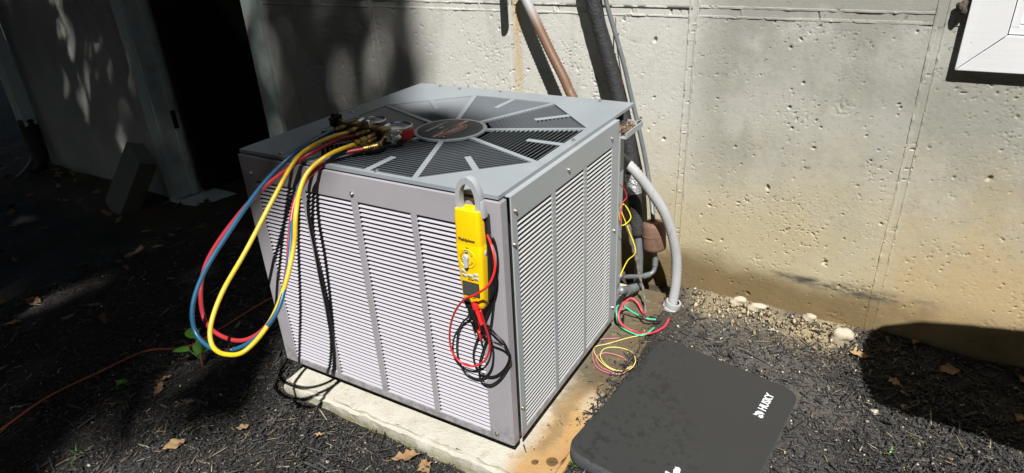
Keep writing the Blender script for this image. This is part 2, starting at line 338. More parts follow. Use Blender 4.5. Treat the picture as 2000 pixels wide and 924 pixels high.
def text(name, s, size, mat, parent, m, ext=.0003, bold=0, sx=1, align='CENTER'):
    c = bpy.data.curves.new(name, 'FONT'); c.body = s; c.size = size; c.extrude = ext; c.offset = bold; c.align_x = align; c.align_y = 'CENTER'; c.resolution_u = 2
    t = bpy.data.objects.new(name, c); COL.objects.link(t)
    dg = bpy.context.evaluated_depsgraph_get(); me = bpy.data.meshes.new_from_object(t.evaluated_get(dg))
    bpy.data.objects.remove(t); me.transform(Matrix.Diagonal((sx, 1, 1, 1))); me.transform(m); me.materials.clear()
    o = link(name, me, mat, parent); return o
def basis(r, up, o):
    r = Vector(r).normalized(); up = Vector(up); up = (up-r*up.dot(r)).normalized(); f = r.cross(up)
    return Matrix.Translation(o) @ Matrix((r, up, f)).transposed().to_4x4()
def vnoise(shape, cell, seed):
    g = np.random.default_rng(seed); h, w = shape; gh, gw = int(h/cell)+3, int(w/cell)+3
    a = g.random((gh, gw)); yi = np.arange(h)/cell; xi = np.arange(w)/cell
    y0 = yi.astype(int); x0 = xi.astype(int); fy = (yi-y0)[:, None]; fx = (xi-x0)[None]; fy = fy*fy*(3-2*fy); fx = fx*fx*(3-2*fx)
    A = a[np.ix_(y0, x0)]; B = a[np.ix_(y0, x0+1)]; C_ = a[np.ix_(y0+1, x0)]; D = a[np.ix_(y0+1, x0+1)]
    return (A*(1-fx)+B*fx)*(1-fy)+(C_*(1-fx)+D*fx)*fy-.5
def npmesh(name, V, F):
    me = bpy.data.meshes.new(name); V = np.asarray(V, np.float32); F = np.asarray(F, np.int32); k = F.shape[1]
    me.vertices.add(len(V)); me.vertices.foreach_set('co', V.ravel()); me.loops.add(F.size); me.loops.foreach_set('vertex_index', F.ravel())
    me.polygons.add(len(F)); me.polygons.foreach_set('loop_start', np.arange(0, F.size, k, dtype=np.int32)); me.update(calc_edges=True); return me
def gridfaces(h, w):
    i = np.arange((h-1)*(w-1)); r = i//(w-1); c = i % (w-1); a = r*w+c; return np.stack([a, a+1, a+w+1, a+w], 1)
def sstep(v, a, b): t = np.clip((v-a)/(b-a), 0, 1); return t*t*(3-2*t)

# measured paths in metres (x right along the unit, y towards the wall, z up from the unit base)
HOSE_BLUE = [(-0.533,0.153,0.640), (-0.542,0.115,0.640), (-0.536,0.043,0.635), (-0.538,-0.012,0.621), (-0.573,-0.075,0.569), (-0.610,-0.150,0.488), (-0.632,-0.220,0.415), (-0.631,-0.270,0.352), (-0.610,-0.290,0.297), (-0.541,-0.290,0.279), (-0.456,-0.270,0.316), (-0.420,-0.220,0.369), (-0.429,-0.170,0.426), (-0.455,-0.120,0.481), (-0.483,-0.080,0.519), (-0.503,-0.040,0.551), (-0.488,-0.014,0.593), (-0.449,0.024,0.621), (-0.426,0.090,0.628)]
HOSE_RED = [(-0.451,0.138,0.640), (-0.485,0.089,0.637), (-0.493,0.015,0.630), (-0.522,-0.018,0.608), (-0.576,-0.075,0.560), (-0.635,-0.130,0.487), (-0.679,-0.180,0.410), (-0.671,-0.220,0.353), (-0.653,-0.240,0.294), (-0.593,-0.250,0.277), (-0.513,-0.250,0.289), (-0.463,-0.225,0.322), (-0.439,-0.190,0.378), (-0.445,-0.150,0.437), (-0.468,-0.110,0.486), (-0.486,-0.068,0.538), (-0.483,-0.030,0.579), (-0.462,-0.016,0.601), (-0.446,0.044,0.621), (-0.397,0.095,0.628)]
HOSE_YELLOW = [(-0.492,0.148,0.640), (-0.491,0.081,0.647), (-0.491,0.017,0.645), (-0.515,-0.020,0.617), (-0.530,-0.090,0.545), (-0.529,-0.180,0.469), (-0.538,-0.250,0.404), (-0.529,-0.300,0.354), (-0.510,-0.320,0.322), (-0.474,-0.320,0.312), (-0.434,-0.300,0.321), (-0.429,-0.235,0.351), (-0.423,-0.185,0.411), (-0.434,-0.132,0.479), (-0.441,-0.105,0.538), (-0.460,-0.065,0.577), (-0.461,-0.030,0.608), (-0.437,0.014,0.634), (-0.428,0.095,0.636)]
CONDUIT = [(-0.464,0.910,0.906), (-0.429,0.900,0.840), (-0.354,0.885,0.716), (-0.296,0.872,0.629), (-0.266,0.866,0.577), (-0.199,0.850,0.491), (-0.118,0.800,0.451), (-0.058,0.760,0.435), (-0.011,0.755,0.401), (0.029,0.770,0.346), (0.069,0.785,0.281), (0.096,0.800,0.204), (0.113,0.810,0.116), (0.118,0.805,0.029), (0.115,0.790,-0.047)]
SUCTION = [(-0.239,0.905,0.933), (-0.215,0.905,0.846), (-0.184,0.905,0.750), (-0.153,0.900,0.663), (-0.124,0.895,0.574), (-0.091,0.880,0.486), (-0.067,0.870,0.394), (-0.042,0.850,0.270), (-0.020,0.830,0.159)]
SUCTION_BARE = [(-0.020,0.830,0.168), (-0.010,0.820,0.093), (-0.006,0.810,0.014), (-0.005,0.790,-0.003), (-0.015,0.760,-0.001), (-0.026,0.700,0.025)]
LIQUID = [(-0.185,0.905,0.906), (-0.172,0.905,0.847), (-0.144,0.905,0.766), (-0.110,0.905,0.665), (-0.085,0.905,0.575), (-0.052,0.900,0.469), (-0.022,0.895,0.359), (0.003,0.875,0.268), (0.022,0.845,0.214)]
LIQUID_LOW = [(0.036,0.835,0.114), (0.041,0.830,0.077), (0.040,0.820,0.049), (0.024,0.800,0.040), (0.001,0.760,0.051), (-0.028,0.700,0.075)]
BRAID = [(-0.029,0.760,0.223), (-0.014,0.770,0.152), (-0.001,0.775,0.107), (0.010,0.770,0.058), (0.029,0.760,0.012), (0.047,0.735,-0.035), (0.067,0.690,-0.078)]
WIRE_RED = [(0.132,0.711,-0.038), (0.131,0.656,-0.038), (0.101,0.606,-0.038), (0.055,0.601,-0.038), (0.021,0.596,-0.020), (0.008,0.608,0.000), (0.010,0.637,0.020), (0.024,0.665,0.030), (0.046,0.664,0.020), (0.067,0.652,0.000), (0.070,0.680,-0.030)]
WIRE_GREEN = [(0.098,0.688,-0.038), (0.070,0.681,-0.038), (0.038,0.666,-0.020), (0.009,0.656,0.000), (-0.007,0.637,0.010), (0.003,0.605,0.000), (0.009,0.607,-0.030), (0.042,0.594,-0.038), (0.090,0.592,-0.038), (0.108,0.645,-0.038)]
WIRE_BLACK = [(0.114,0.684,-0.038), (0.081,0.647,-0.020), (0.055,0.662,0.000), (0.029,0.669,0.020), (0.006,0.651,0.020), (-0.004,0.633,0.000), (-0.004,0.622,-0.030), (0.014,0.629,-0.038), (0.013,0.637,-0.010)]
WIRE_YELLOW = [(0.095,0.591,-0.020), (0.089,0.596,-0.041), (0.054,0.562,-0.041), (0.017,0.517,-0.041), (-0.012,0.473,-0.041), (0.028,0.424,-0.041), (0.078,0.406,-0.041), (0.111,0.427,-0.041), (0.115,0.467,-0.041), (0.088,0.503,-0.041), (0.044,0.509,-0.041), (0.015,0.483,-0.041), (0.023,0.439,-0.041), (0.060,0.412,-0.041), (0.096,0.415,-0.041), (0.113,0.443,-0.041)]
WIRE_PINK = [(0.034,0.554,-0.041), (-0.020,0.510,-0.041), (-0.012,0.462,-0.041), (0.021,0.407,-0.041), (0.063,0.388,-0.041), (0.102,0.401,-0.041), (0.103,0.438,-0.041), (0.083,0.469,-0.041), (0.056,0.471,-0.041), (0.023,0.466,-0.041), (0.010,0.441,-0.041), (0.036,0.405,-0.041), (0.083,0.393,-0.041)]
CTRL_YELLOW = [(-0.006,0.620,0.327), (-0.003,0.640,0.279), (0.016,0.660,0.298), (-0.004,0.660,0.335), (-0.010,0.650,0.322), (0.008,0.660,0.265), (0.034,0.660,0.196), (0.014,0.650,0.163), (0.004,0.620,0.125)]
CTRL_RED = [(-0.001,0.600,0.422), (0.003,0.630,0.397), (0.009,0.640,0.368), (0.000,0.630,0.347), (0.001,0.620,0.289)]
LEAD_RED = [(-0.026,-0.014,0.540), (-0.006,-0.030,0.524), (0.009,-0.045,0.491), (0.003,-0.060,0.459), (-0.025,-0.065,0.432), (-0.061,-0.060,0.406), (-0.100,-0.045,0.352), (-0.127,-0.030,0.290), (-0.133,-0.022,0.237), (-0.113,-0.020,0.211), (-0.080,-0.020,0.212), (-0.049,-0.020,0.238), (-0.033,-0.022,0.276), (-0.029,-0.030,0.314), (-0.029,-0.040,0.349), (-0.029,-0.050,0.386)]
LEAD_BLACK_A = [(-0.032,-0.008,0.541), (-0.011,-0.012,0.526), (-0.006,-0.012,0.483), (-0.018,-0.012,0.411), (-0.034,-0.012,0.321), (-0.056,-0.010,0.261), (-0.070,-0.010,0.216), (-0.072,-0.010,0.174), (-0.050,-0.010,0.165), (-0.023,-0.010,0.189), (-0.000,-0.012,0.228), (0.012,-0.014,0.262), (0.001,-0.018,0.287), (-0.028,-0.020,0.295), (-0.038,-0.030,0.324), (-0.042,-0.040,0.354), (-0.045,-0.050,0.385)]
LEAD_BLACK_B = [(-0.030,-0.008,0.536), (-0.019,-0.008,0.500), (-0.018,-0.008,0.444), (-0.033,-0.008,0.368), (-0.069,-0.006,0.287), (-0.087,-0.006,0.235), (-0.083,-0.006,0.198), (-0.062,-0.006,0.183), (-0.032,-0.008,0.195), (-0.005,-0.010,0.227), (0.009,-0.014,0.265), (0.000,-0.016,0.295), (-0.023,-0.016,0.314), (-0.038,-0.020,0.334)]
LEAD_BLACK_C = [(-0.038,-0.020,0.334), (-0.037,-0.010,0.293), (-0.034,-0.008,0.254), (-0.042,-0.008,0.211), (-0.065,-0.006,0.176), (-0.093,-0.006,0.166), (-0.119,-0.006,0.179), (-0.131,-0.006,0.220), (-0.123,-0.006,0.277), (-0.105,-0.008,0.312), (-0.078,-0.012,0.338)]
PROBES = [(-0.065,-0.030,0.353), (-0.059,-0.022,0.300), (-0.057,-0.030,0.359), (-0.054,-0.020,0.283), (-0.070,-0.030,0.370), (-0.071,-0.020,0.314)]
MAN = [(-0.558,0.180,0.640), (-0.382,0.161,0.640), (-0.503,0.228,0.630), (-0.411,0.210,0.630), (-0.448,0.103,0.630), (-0.395,0.093,0.630)]
CORD = [(-1.436,-0.633,-0.200), (-1.408,-0.496,-0.200), (-1.444,-0.343,-0.210), (-1.428,-0.192,-0.205), (-1.384,-0.056,-0.185), (-1.263,0.011,-0.160), (-1.244,0.128,-0.150), (-1.239,0.323,-0.150), (-1.203,0.489,-0.150)]
MAT = [(0.174,0.579,-0.020), (0.519,0.567,-0.045), (0.089,0.068,-0.012), (0.212,0.045,-0.020), (0.441,0.192,-0.045)]
WINTRIM = [(0.708,0.902,0.707), (0.700,0.902,0.857), (0.789,0.900,0.791), (0.787,0.900,0.864), (0.838,0.898,0.709)]
LEDGE = [(-0.052,0.728,0.560), (0.013,0.720,0.560), (0.000,0.596,0.560), (0.026,0.543,0.500)]
LEAFPOS = [(0.646,0.788,-0.080), (0.858,0.820,-0.080), (0.773,0.904,-0.080), (0.732,0.700,-0.080), (1.012,0.869,-0.080), (1.006,0.690,-0.080), (-0.260,-0.081,-0.100), (-0.206,-0.076,-0.100), (-0.806,-0.323,-0.150), (-1.123,-0.180,-0.160), (-2.252,-0.006,-0.250), (-2.211,-0.138,-0.250), (-2.085,-0.148,-0.250), (-1.905,0.060,-0.250), (-0.942,-0.187,-0.140), (-0.725,-0.219,-0.130)]

# ------------------------------------------------------------------ ground
def zg(x, y):
    x = np.asarray(x, float); y = np.asarray(y, float)
    z = -.086 + .022*sstep(x, -.05, .22) - .085*sstep(-x, .72, 1.5) - .11*sstep(-x, 1.5, 2.9) - .04*sstep(-y, .25, 1.4)
    z += .012*sstep(y, .80, .92)*sstep(x, .1, .3) + .020*sstep(x, .02, .10)*(1-sstep(x, .13, .30))*sstep(y, .20, .40)
    return z + .006*np.sin(7.1*x+1.3*y)*np.cos(5.3*y-2*x) + .004*np.sin(17*x+9*y)
def zgf(x, y): return float(zg(x, y))
def build_ground():
    xs = np.concatenate([[-60, -40, -25, -15, -10, -8], np.arange(-6.5, 2.2, .025), [2.5, 3, 4, 6, 10, 18, 30, 50]])
    ys = np.concatenate([[-60, -40, -25, -15, -9, -6, -4], np.arange(-3, 1.3, .025), [1.6, 2, 3, 5, 9, 16, 30, 60]])
    X, Y = np.meshgrid(xs, ys); Z = zg(X, Y)
    near = (np.abs(X) < 6) & (np.abs(Y) < 2.5)
    Z = Z + near*(.006*vnoise(X.shape, 3, 1)+.004*vnoise(X.shape, 1.3, 2)+.012*vnoise(X.shape, 9, 3))
    me = npmesh('ground', np.stack([X, Y, Z], -1).reshape(-1, 3), gridfaces(*X.shape))
    o = link('ground', me, 'soil', smooth='all'); o['kind'] = 'structure'
    return o
build_ground()
SLAB = (-.725, .105, -.042, .865)     # x0 x1 y0 y1, top at -0.045

# ------------------------------------------------------------------ foundation wall
WYAW = -0.030856
wall = tag(empty('foundation_wall', (0, .945, 0), WYAW), 'poured concrete foundation wall with form seams, pits and rust stains', 'wall')
WM = Matrix.Translation((0, .945, 0)) @ Matrix.Rotation(WYAW, 4, 'Z')
def panel(u0, u1, z0, z1, res, seed, pits=700, hole=None):
    nu = max(3, int((u1-u0)/res)); nz = max(3, int((z1-z0)/res))
    us = np.linspace(u0, u1, nu); zs = np.linspace(z0, z1, nz); U, Z = np.meshgrid(us, zs); g = np.random.default_rng(seed)
    H = .0016*vnoise(U.shape, .22/res, seed)+.0005*vnoise(U.shape, .05/res, seed+1)
    if res < .008: H += .00035*vnoise(U.shape, .010/res, seed+2)
    if pits:
        nn = vnoise(U.shape, .0062/res, seed+3)+.8*vnoise(U.shape, .0030/res, seed+4)+.6*vnoise(U.shape, .10/res, seed+5)
        H -= .0042*np.clip((nn-.63)*7, 0, 1)*(pits > 250)
        sc = vnoise(U.shape, .013/res, seed+6)+.5*vnoise(U.shape, .004/res, seed+7); H -= .0010*np.clip((np.abs(sc) < .02)*1.0*(vnoise(U.shape, .10/res, seed+8) > .18), 0, 1)
        for k in range(int(.34*pits*(u1-u0)*(z1-z0))):
            r = g.choice([.0015, .0021, .0030, .0044], p=[.5, .34, .13, .03])*g.uniform(.8, 1.3); d = r*g.uniform(1.0, 1.8)
            cu, cz = g.uniform(u0, u1), g.uniform(z0, z1); e = g.uniform(.55, 1.3); an = g.uniform(0, 3.1)
            i0, i1 = np.searchsorted(us, [cu-2.4*r, cu+2.4*r]); j0, j1 = np.searchsorted(zs, [cz-2.4*r, cz+2.4*r])
            if i1 <= i0 or j1 <= j0: continue
            du = U[j0:j1, i0:i1]-cu; dz = Z[j0:j1, i0:i1]-cz
            a = (du*math.cos(an)+dz*math.sin(an))*e/r; b = (-du*math.sin(an)+dz*math.cos(an))/(e*r)
            H[j0:j1, i0:i1] -= d*np.clip(1.7-1.2*np.sqrt(a*a+b*b), 0, 1)
        for k in range(int(8*(u1-u0)*(z1-z0))):      # honeycombed scars
            cu, cz = g.uniform(u0, u1), g.uniform(z0, z1); r = g.uniform(.012, .03)
            d2 = np.sqrt((U-cu)**2*.7+(Z-cz)**2)/r; H -= .006*np.clip(1-d2, 0, 1)*np.clip(vnoise(U.shape, .006/res, seed+50+k)+.35, 0, 1)
    H += g.uniform(-.0012, .0012)
    P = np.stack([U, -H, Z], -1)
    ring = lambda A: np.concatenate([A[:1], A, A[-1:]], 0)
    P = ring(P); P = np.swapaxes(ring(np.swapaxes(P, 0, 1)), 0, 1).copy()
    P[0, :, 1] = P[-1, :, 1] = .03; P[:, 0, 1] = P[:, -1, 1] = .03
    F = gridfaces(P.shape[0], P.shape[1])
    if hole:
        c = P.reshape(-1, 3)[F].mean(1); F = F[~((c[:, 0] > hole[0]) & (c[:, 0] < hole[1]) & (c[:, 2] > hole[2]) & (c[:, 2] < hole[3]))]
    link('panel', npmesh('panel', P.reshape(-1, 3), F), 'concrete', wall, smooth='all')
WH = (.80, 1.46, .80, 1.50)      # window hole in the wall
for i, (a, b, z0, z1, res, pits) in enumerate([
    (-1.85, -1.144, -.5, .811, .005, 500), (-1.134, -.532, -.15, .811, .0030, 900), (-.522, .070, -.12, .811, .0024, 1000), (.080, .655, -.12, .811, .0022, 1100),
    (.665, 1.262, -.15, .811, .0026, 900), (1.272, 2.6, -.2, .811, .012, 0), (-3.47, -2.80, -.6, .811, .006, 500), (-4.27, -3.48, -.7, .811, .010, 0),
    (-1.85, -1.144, .825, 2.5, .014, 0), (-1.134, -.532, .825, 2.5, .011, 0), (-.522, .070, .825, 2.5, .011, 0), (.080, .655, .825, 2.5, .011, 0),
    (.665, 1.262, .825, 2.5, .011, 0), (1.272, 2.6, .825, 2.5, .014, 0), (-3.47, -2.80, .825, 2.5, .014, 0), (-4.27, -3.48, .825, 2.5, .02, 0), (-2.80, -1.85, 1.76, 2.5, .02, 0)]):
    panel(a, b, z0, z1, res, 100+i*7, pits, WH)
mb = MB(); mb.b2(-4.27, -2.80, .022, .25, -.7, 2.5); mb.b2(-1.85, .80, .022, .25, -.5, 2.5); mb.b2(-2.80, -1.85, .022, .25, 1.76, 2.5)
mb.b2(.80, 1.46, .022, .25, -.5, .80); mb.b2(.80, 1.46, .022, .25, 1.50, 2.5); mb.b2(1.46, 2.6, .022, .25, -.5, 2.5); mb.build('wall_core', 'concrete', wall)
def seam(p0, p1, seed, w=.018):
    p0 = Vector(p0); p1 = Vector(p1); L = (p1-p0).length; n = int(L/.005); d = (p1-p0).normalized(); s = Vector((d.z, 0, -d.x)); g = np.random.default_rng(seed)
    off = np.array([-1, -.80, -.74, -.52, -.48, .46, .50, .70, .76, 1.0])*w
    base = np.array([0, .0002, .0020, .0021, .0004, .0004, .0017, .0018, .0002, 0])
    nz = vnoise((n, 10), 3, seed); wb = vnoise((n, 1), 30, seed+1)[:, 0]*.006+vnoise((n, 1), 2, seed+9)[:, 0]*.0014; br = vnoise((n, 1), 9, seed+3)[:, 0]; rings = []
    for i in range(n):
        k = 1+1.1*br[i]; pt = p0+d*(L*i/(n-1)); ring = []
        for j in range(10):
            h = base[j]*k*(1+1.4*nz[i, j])
            if 1 < j < 8 and g.random() < .03: h += g.uniform(-.006, .003)
            if j in (0, 9): h = -.007
            q = pt+s*(off[j]+wb[i]*(.25 if j in (0, 9) else .5)); ring.append(Vector((q.x, -h, q.z)))
        rings.append(ring)
    MB().loft(rings, cap=False, closed=False).build('form_seam', 'concrete', wall)
for i, u in enumerate((-1.139, -.527, .075, .660, 1.267, -3.475)): seam((u, 0, -.25), (u, 0, 2.4), 300+i)
for i, (a, b) in enumerate(((-1.74, -1.155), (-1.123, -.543), (-.511, .059), (.091, .644), (.676, .706))): seam((a, 0, .818), (b, 0, .818), 360+i, .02)

# rotten clump on the wall beside the window casing
def lump(name, loc, r, mat, seed, sc=(1, 1, 1), sub=2, amp=.3):
    b = bmesh.new(); bmesh.ops.create_icosphere(b, subdivisions=sub, radius=1); g = random.Random(seed)
    ph = [g.uniform(0, 6) for _ in range(9)]
    for v in b.verts:
        c = v.co; k = 1+amp*(math.sin(2.3*c.x+ph[0])*math.sin(2.1*c.y+ph[1])+.6*math.sin(4.1*c.z+ph[2]+2*c.x)+.35*math.sin(7*c.y+ph[3])*math.sin(6*c.x+ph[4]))+g.uniform(-.05, .05)
        v.co = Vector((c.x*sc[0], c.y*sc[1], c.z*sc[2]))*r*k
    m = MB(); m.bm(b); return m.build(name, mat, None, 'all', loc)
def wl(u, y, z): return WM @ Vector((u, y, z))
tag(lump('mud_nest', wl(.694, -.012, .845), .013, 'bark', 3, (.8, .8, 1.3), 3, .35), 'small brown mud nest stuck to the wall beside the white window casing', 'nest')

# ------------------------------------------------------------------ window
win = tag(empty('window', (0, .945, 0), WYAW), 'white wooden window with mitred casing set in the concrete wall', 'window')
o0, o1, i0, i1, zb, zt, izb, izt = .708, 1.55, .790, 1.468, .707, 1.59, .789, 1.508
def prism(name, pts, y0, y1, mat, parent):
    b = MB(); b.loft([[Vector((u, y0, z)) for u, z in pts], [Vector((u, y1, z)) for u, z in pts]]); o = b.build(name, mat, parent)
    md = o.modifiers.new('edge', 'BEVEL'); md.width = .0015; md.segments = 2; return o
g_ = .0007
prism('casing', [(o0, zb), (i0-g_, izb+g_), (i0, izt), (o0, zt)], -.0215, .006, 'trim', win)
prism('casing', [(o0+2*g_, zb), (o1, zb), (i1, izb), (i0+g_, izb-g_)], -.021, .006, 'trim', win)
prism('casing', [(o1, zb+.001), (o1, zt), (i1, izt), (i1, izb+.001)], -.021, .006, 'trim', win)
prism('casing', [(o0, zt+.001), (i0, izt+.001), (i1, izt+.001), (o1, zt+.001)], -.021, .006, 'trim', win)
mb = MB(); mb.b2(i0+.002, i0+.018, -.014, .2, izb+.018, izt); mb.b2(i0+.002, i1-.002, -.0135, .2, izb+.002, izb+.018); mb.b2(i1-.018, i1-.002, -.014, .2, izb+.018, izt); mb.b2(i0+.018, i1-.018, -.0135, .2, izt-.016, izt); mb.build('jamb', 'trim', win)
mb = MB()
for a, b_, c, d in ((i0+.020, i0+.065, izb+.02, izt-.018), (i1-.065, i1-.02, izb+.02, izt-.018), (i0+.065, i1-.065, izb+.02, izb+.075), (i0+.065, i1-.065, izt-.06, izt-.018)): mb.b2(a, b_, .018, .05, c, d, .003)
sash = mb.build('sash', 'trim', win)
mb = MB(); mb.b2(i0+.066, i0+.075, .022, .045, izb+.076, izt-.06); mb.b2(i0+.075, i1-.066, .0225, .045, izb+.076, izb+.085); mb.build('bead', 'trim', sash)
mb = MB(); mb.b2(i0+.066, i1-.066, .036, .040, izb+.075, izt-.06); mb.build('pane', 'window_glass', sash)

# ------------------------------------------------------------------ doorway
door = tag(empty('doorway', (0, .945, 0), WYAW), 'open basement doorway with weathered white casing and black interior', 'doorway')
D0, D1, DZ0, DZ1 = -2.80, -1.85, -.30, 1.76
def part(name, args, mat, parent, bev=.003):
    m = MB(); m.b2(*args, bev); return m.build(name, mat, parent)
part('casing', (D0-.085, D0-.005, -.022, .03, DZ0, DZ1+.08), 'greenwhite', door)
part('casing', (D1+.003, D1+.092, -.022, .03, DZ0, DZ1+.08), 'greenwhite', door)
part('casing', (D0-.005, D1+.003, -.021, .03, DZ1, DZ1+.08), 'greenwhite', door)
jl = part('jamb', (D0-.003, D0+.018, -.016, .112, DZ0+.04, DZ1-.001), 'greenwhite', door)
part('jamb', (D1-.018, D1+.002, -.016, .16, DZ0+.04, DZ1-.001), 'greenwhite', door)
part('jamb', (D0+.018, D1-.018, -.016, .16, DZ1-.02, DZ1-.001), 'greenwhite', door)
part('stop', (D0+.018, D0+.031, .064, .094, DZ0+.04, DZ0+.42), 'greenwhite', jl, .002); part('stop', (D0+.018, D0+.031, .064, .094, DZ0+.53, DZ1-.03), 'greenwhite', jl, .002)
part('hinge', (D0+.0175, D0+.0215, .066, .092, DZ0+.425, DZ0+.525), 'black_metal', jl, .001)
part('threshold', (D0-.06, D1+.06, -.035, .2, DZ0-.06, DZ0+.032), 'greenwhite', door, .006)
m = MB(); m.box((.035, .85, 1.98), (D0+.037, .545, DZ0+1.05), None, .003); dl = m.build('door_leaf', 'door_brown', door)
mb = MB(); mb.lathe([(.0, 0), (.012, 0), (.010, .03), (.026, .04), (.028, .055), (.018, .066), (0, .067)], 16, Matrix.Translation((D0+.055, .90, DZ0+.95)) @ Matrix.Rotation(R(90), 4, 'Y')); mb.build('door_knob', 'brass', dl, True)
mb = MB(); a, b, c, d, e, f_ = -3.4, .1, .25, 3.2, -.31, 1.95
mb.b2(a, a+.1, c, d, e, f_); mb.b2(b-.1, b, c, d, e, f_); mb.b2(a, b, d, d+.1, e, f_); mb.b2(a, b, c, d, f_, f_+.1); mb.b2(a, b, c, d, e-.1, e)
room = mb.build('basement_interior', 'dark_room', None, loc=(0, .945, 0), rot=(0, 0, WYAW)); room['kind'] = 'structure'

# ------------------------------------------------------------------ slab under the unit
def build_slab():
    x0, x1, y0, y1 = SLAB; b = bmesh.new(); bmesh.ops.create_cube(b, size=1); bmesh.ops.scale(b, vec=(x1-x0, y1-y0, .12), verts=b.verts)
    bmesh.ops.bevel(b, geom=list(b.edges), offset=.010, segments=2, affect='EDGES'); bmesh.ops.translate(b, vec=((x0+x1)/2, (y0+y1)/2, -.105), verts=b.verts)
    for ax in range(3):
        step = .02; lo, hi = ((x0, x1), (y0, y1), (-.165, -.045))[ax]
        for t in np.arange(lo+step, hi, step):
            co = [0, 0, 0]; co[ax] = t; no = [0, 0, 0]; no[ax] = 1
            bmesh.ops.bisect_plane(b, geom=list(b.verts)+list(b.edges)+list(b.faces), plane_co=co, plane_no=no)
    g = random.Random(4)
    for v in b.verts:
        c = v.co; k = .0016*math.sin(13*c.x+1)*math.sin(19*c.y+40*c.z)+.0008*math.sin(61*c.x+90*c.z)+g.uniform(-.0019, .0019)
        if c.y < y0+.012: c.y += k*1.8
        if c.x > x1-.012 or c.x < x0+.012: c.x += k*1.6
        if c.z > -.05: c.z += k*.5
        if abs(c.x+.43) < .012 and c.y < y0+.02 and c.z > -.1: c.y += .006
    bmesh.ops.triangulate(b, faces=[f for f in b.faces if len(f.verts) > 4])
    m = MB(); m.bm(b); return m.build('concrete_pad', 'slab', None, True)
tag(build_slab(), 'pale concrete pad with mossy edge and orange stains under the air conditioner', 'concrete pad')

# ------------------------------------------------------------------ leaning block, downspout
bk = MB(); bk.box((.20, .095, .40), (0, 0, .20), None, .006, 2)
M_ = basis((1, -.35, -.30), (0, 0, 0), (0, 0, 0)) if False else None
up = Vector((.20, .13, .36)).normalized(); rx = Vector((.93, -.30, -.42)); rx = (rx-up*rx.dot(up)).normalized(); ry = up.cross(rx)
blk = bk.build('concrete_block', 'block'); blk.matrix_world = Matrix.Translation((-3.03, .80, zgf(-3.03, .8)-.02)) @ Matrix((rx, ry, up)).transposed().to_4x4()
tag(blk, 'grey concrete block leaning against the dark wall left of the doorway', 'block')
ds = tag(empty('downspout', wl(-4.23, -.07, 0)[:] , WYAW), 'pale painted downspout ending in black drain pipe at the far left wall end', 'downspout')
mb = MB()
prof = [(-.05, -.035), (-.03, -.035), (-.026, -.030), (-.012, -.030), (-.008, -.035), (.008, -.035), (.012, -.030), (.026, -.030), (.030, -.035), (.05, -.035), (.05, .035), (-.05, .035)]
mb.loft([[Vector((x, y, 0.02)) for x, y in prof], [Vector((x, y, 2.5)) for x, y in prof]]); mb.build('pipe', 'downspout', ds)
mb = MB(); P = resample([(0, 0, .06), (0, 0, -.10), (.01, -.03, -.24), (.03, -.20, -.34), (.06, -.45, -.38)], .012); mb.tube(P, .052, 18, 1, 1.09, False); mb.build('drain_boot', 'black_metal', ds, 'all')

# ------------------------------------------------------------------ the condenser
UW, UD, UH = .734, .715, .600
ac = tag(empty('air_conditioner', (0, 0, 0)), 'weathered grey outdoor air conditioner unit with louvered sides on concrete pad', 'air conditioner')
def plate(name, us, zs, holes, y0, t, mat, axis='front'):
    # sheet with rectangular openings: cells of a grid, with depth
    b = bmesh.new(); cells = {}
    vid = {}
    def V(i, j, k):
        key = (i, j, k)
        if key not in vid:
            u, z, d = us[i], zs[j], (y0 if k == 0 else y0+t)
            vid[key] = b.verts.new((u, d, z) if axis == 'front' else (-d, u, z))
        return vid[key]
    on = lambda i, j: 0 <= i < len(us)-1 and 0 <= j < len(zs)-1 and (i, j) not in holes
    for i in range(len(us)-1):
        for j in range(len(zs)-1):
            if not on(i, j): continue
            b.faces.new((V(i, j, 0), V(i+1, j, 0), V(i+1, j+1, 0), V(i, j+1, 0)))
            b.faces.new((V(i, j+1, 1), V(i+1, j+1, 1), V(i+1, j, 1), V(i, j, 1)))
            for di, dj, e in ((-1, 0, ((i, j), (i, j+1))), (1, 0, ((i+1, j+1), (i+1, j))), (0, -1, ((i+1, j), (i, j))), (0, 1, ((i, j+1), (i+1, j+1)))):
                if not on(i+di, j+dj): (p, q) = e; b.faces.new((V(*p, 0), V(*q, 0), V(*q, 1), V(*p, 1)))
    bmesh.ops.recalc_face_normals(b, faces=b.faces); m = MB(); m.bm(b); o = m.build(name, mat, ac)
    md = o.modifiers.new('edge', 'BEVEL'); md.width = .0018; md.segments = 2; md.limit_method = 'ANGLE'; return o
NROW = 48; LZ0, LZ1 = .020, .538; PIT = (LZ1-LZ0)/NROW
FC = [(-.690, -.540), (-.525, -.385), (-.366, -.221), (-.205, -.063)]
RC = [(.050, .198), (.217, .363), (.381, .533)]
us = [-UW]; 
for a, b in FC: us += [a, b]
us += [-.004]
fp = plate('front_panel', us, [0, LZ0, LZ1, UH], {(i, 1) for i in (1, 3, 5, 7)}, 0, .0035, 'front')
m = MB(); m.b2(-.0045, -.0005, .0005, .024, 0.001, UH-.001, .001); m.build('flange', 'front', fp)
m = MB(); m.b2(-UW+.001, -.006, .0036, .026, UH-.0045, UH-.0005, .001); m.build('top_fold', 'front', fp)
us = [.028]
for a, b in RC: us += [a, b]
us += [.580]
rp = plate('side_panel', us, [.006, .026, .544, .604], {(i, 1) for i in (1, 3, 5)}, -.006, .0035, 'side', 'right')
m = MB(); m.b2(-.022, .0024, .0285, .579, .600, .6035, .001); m.build('top_fold', 'side', rp)
m = MB(); m.b2(-.03, .002, .5765, .5795, .008, .600, .0008); m.build('flange', 'side', rp)
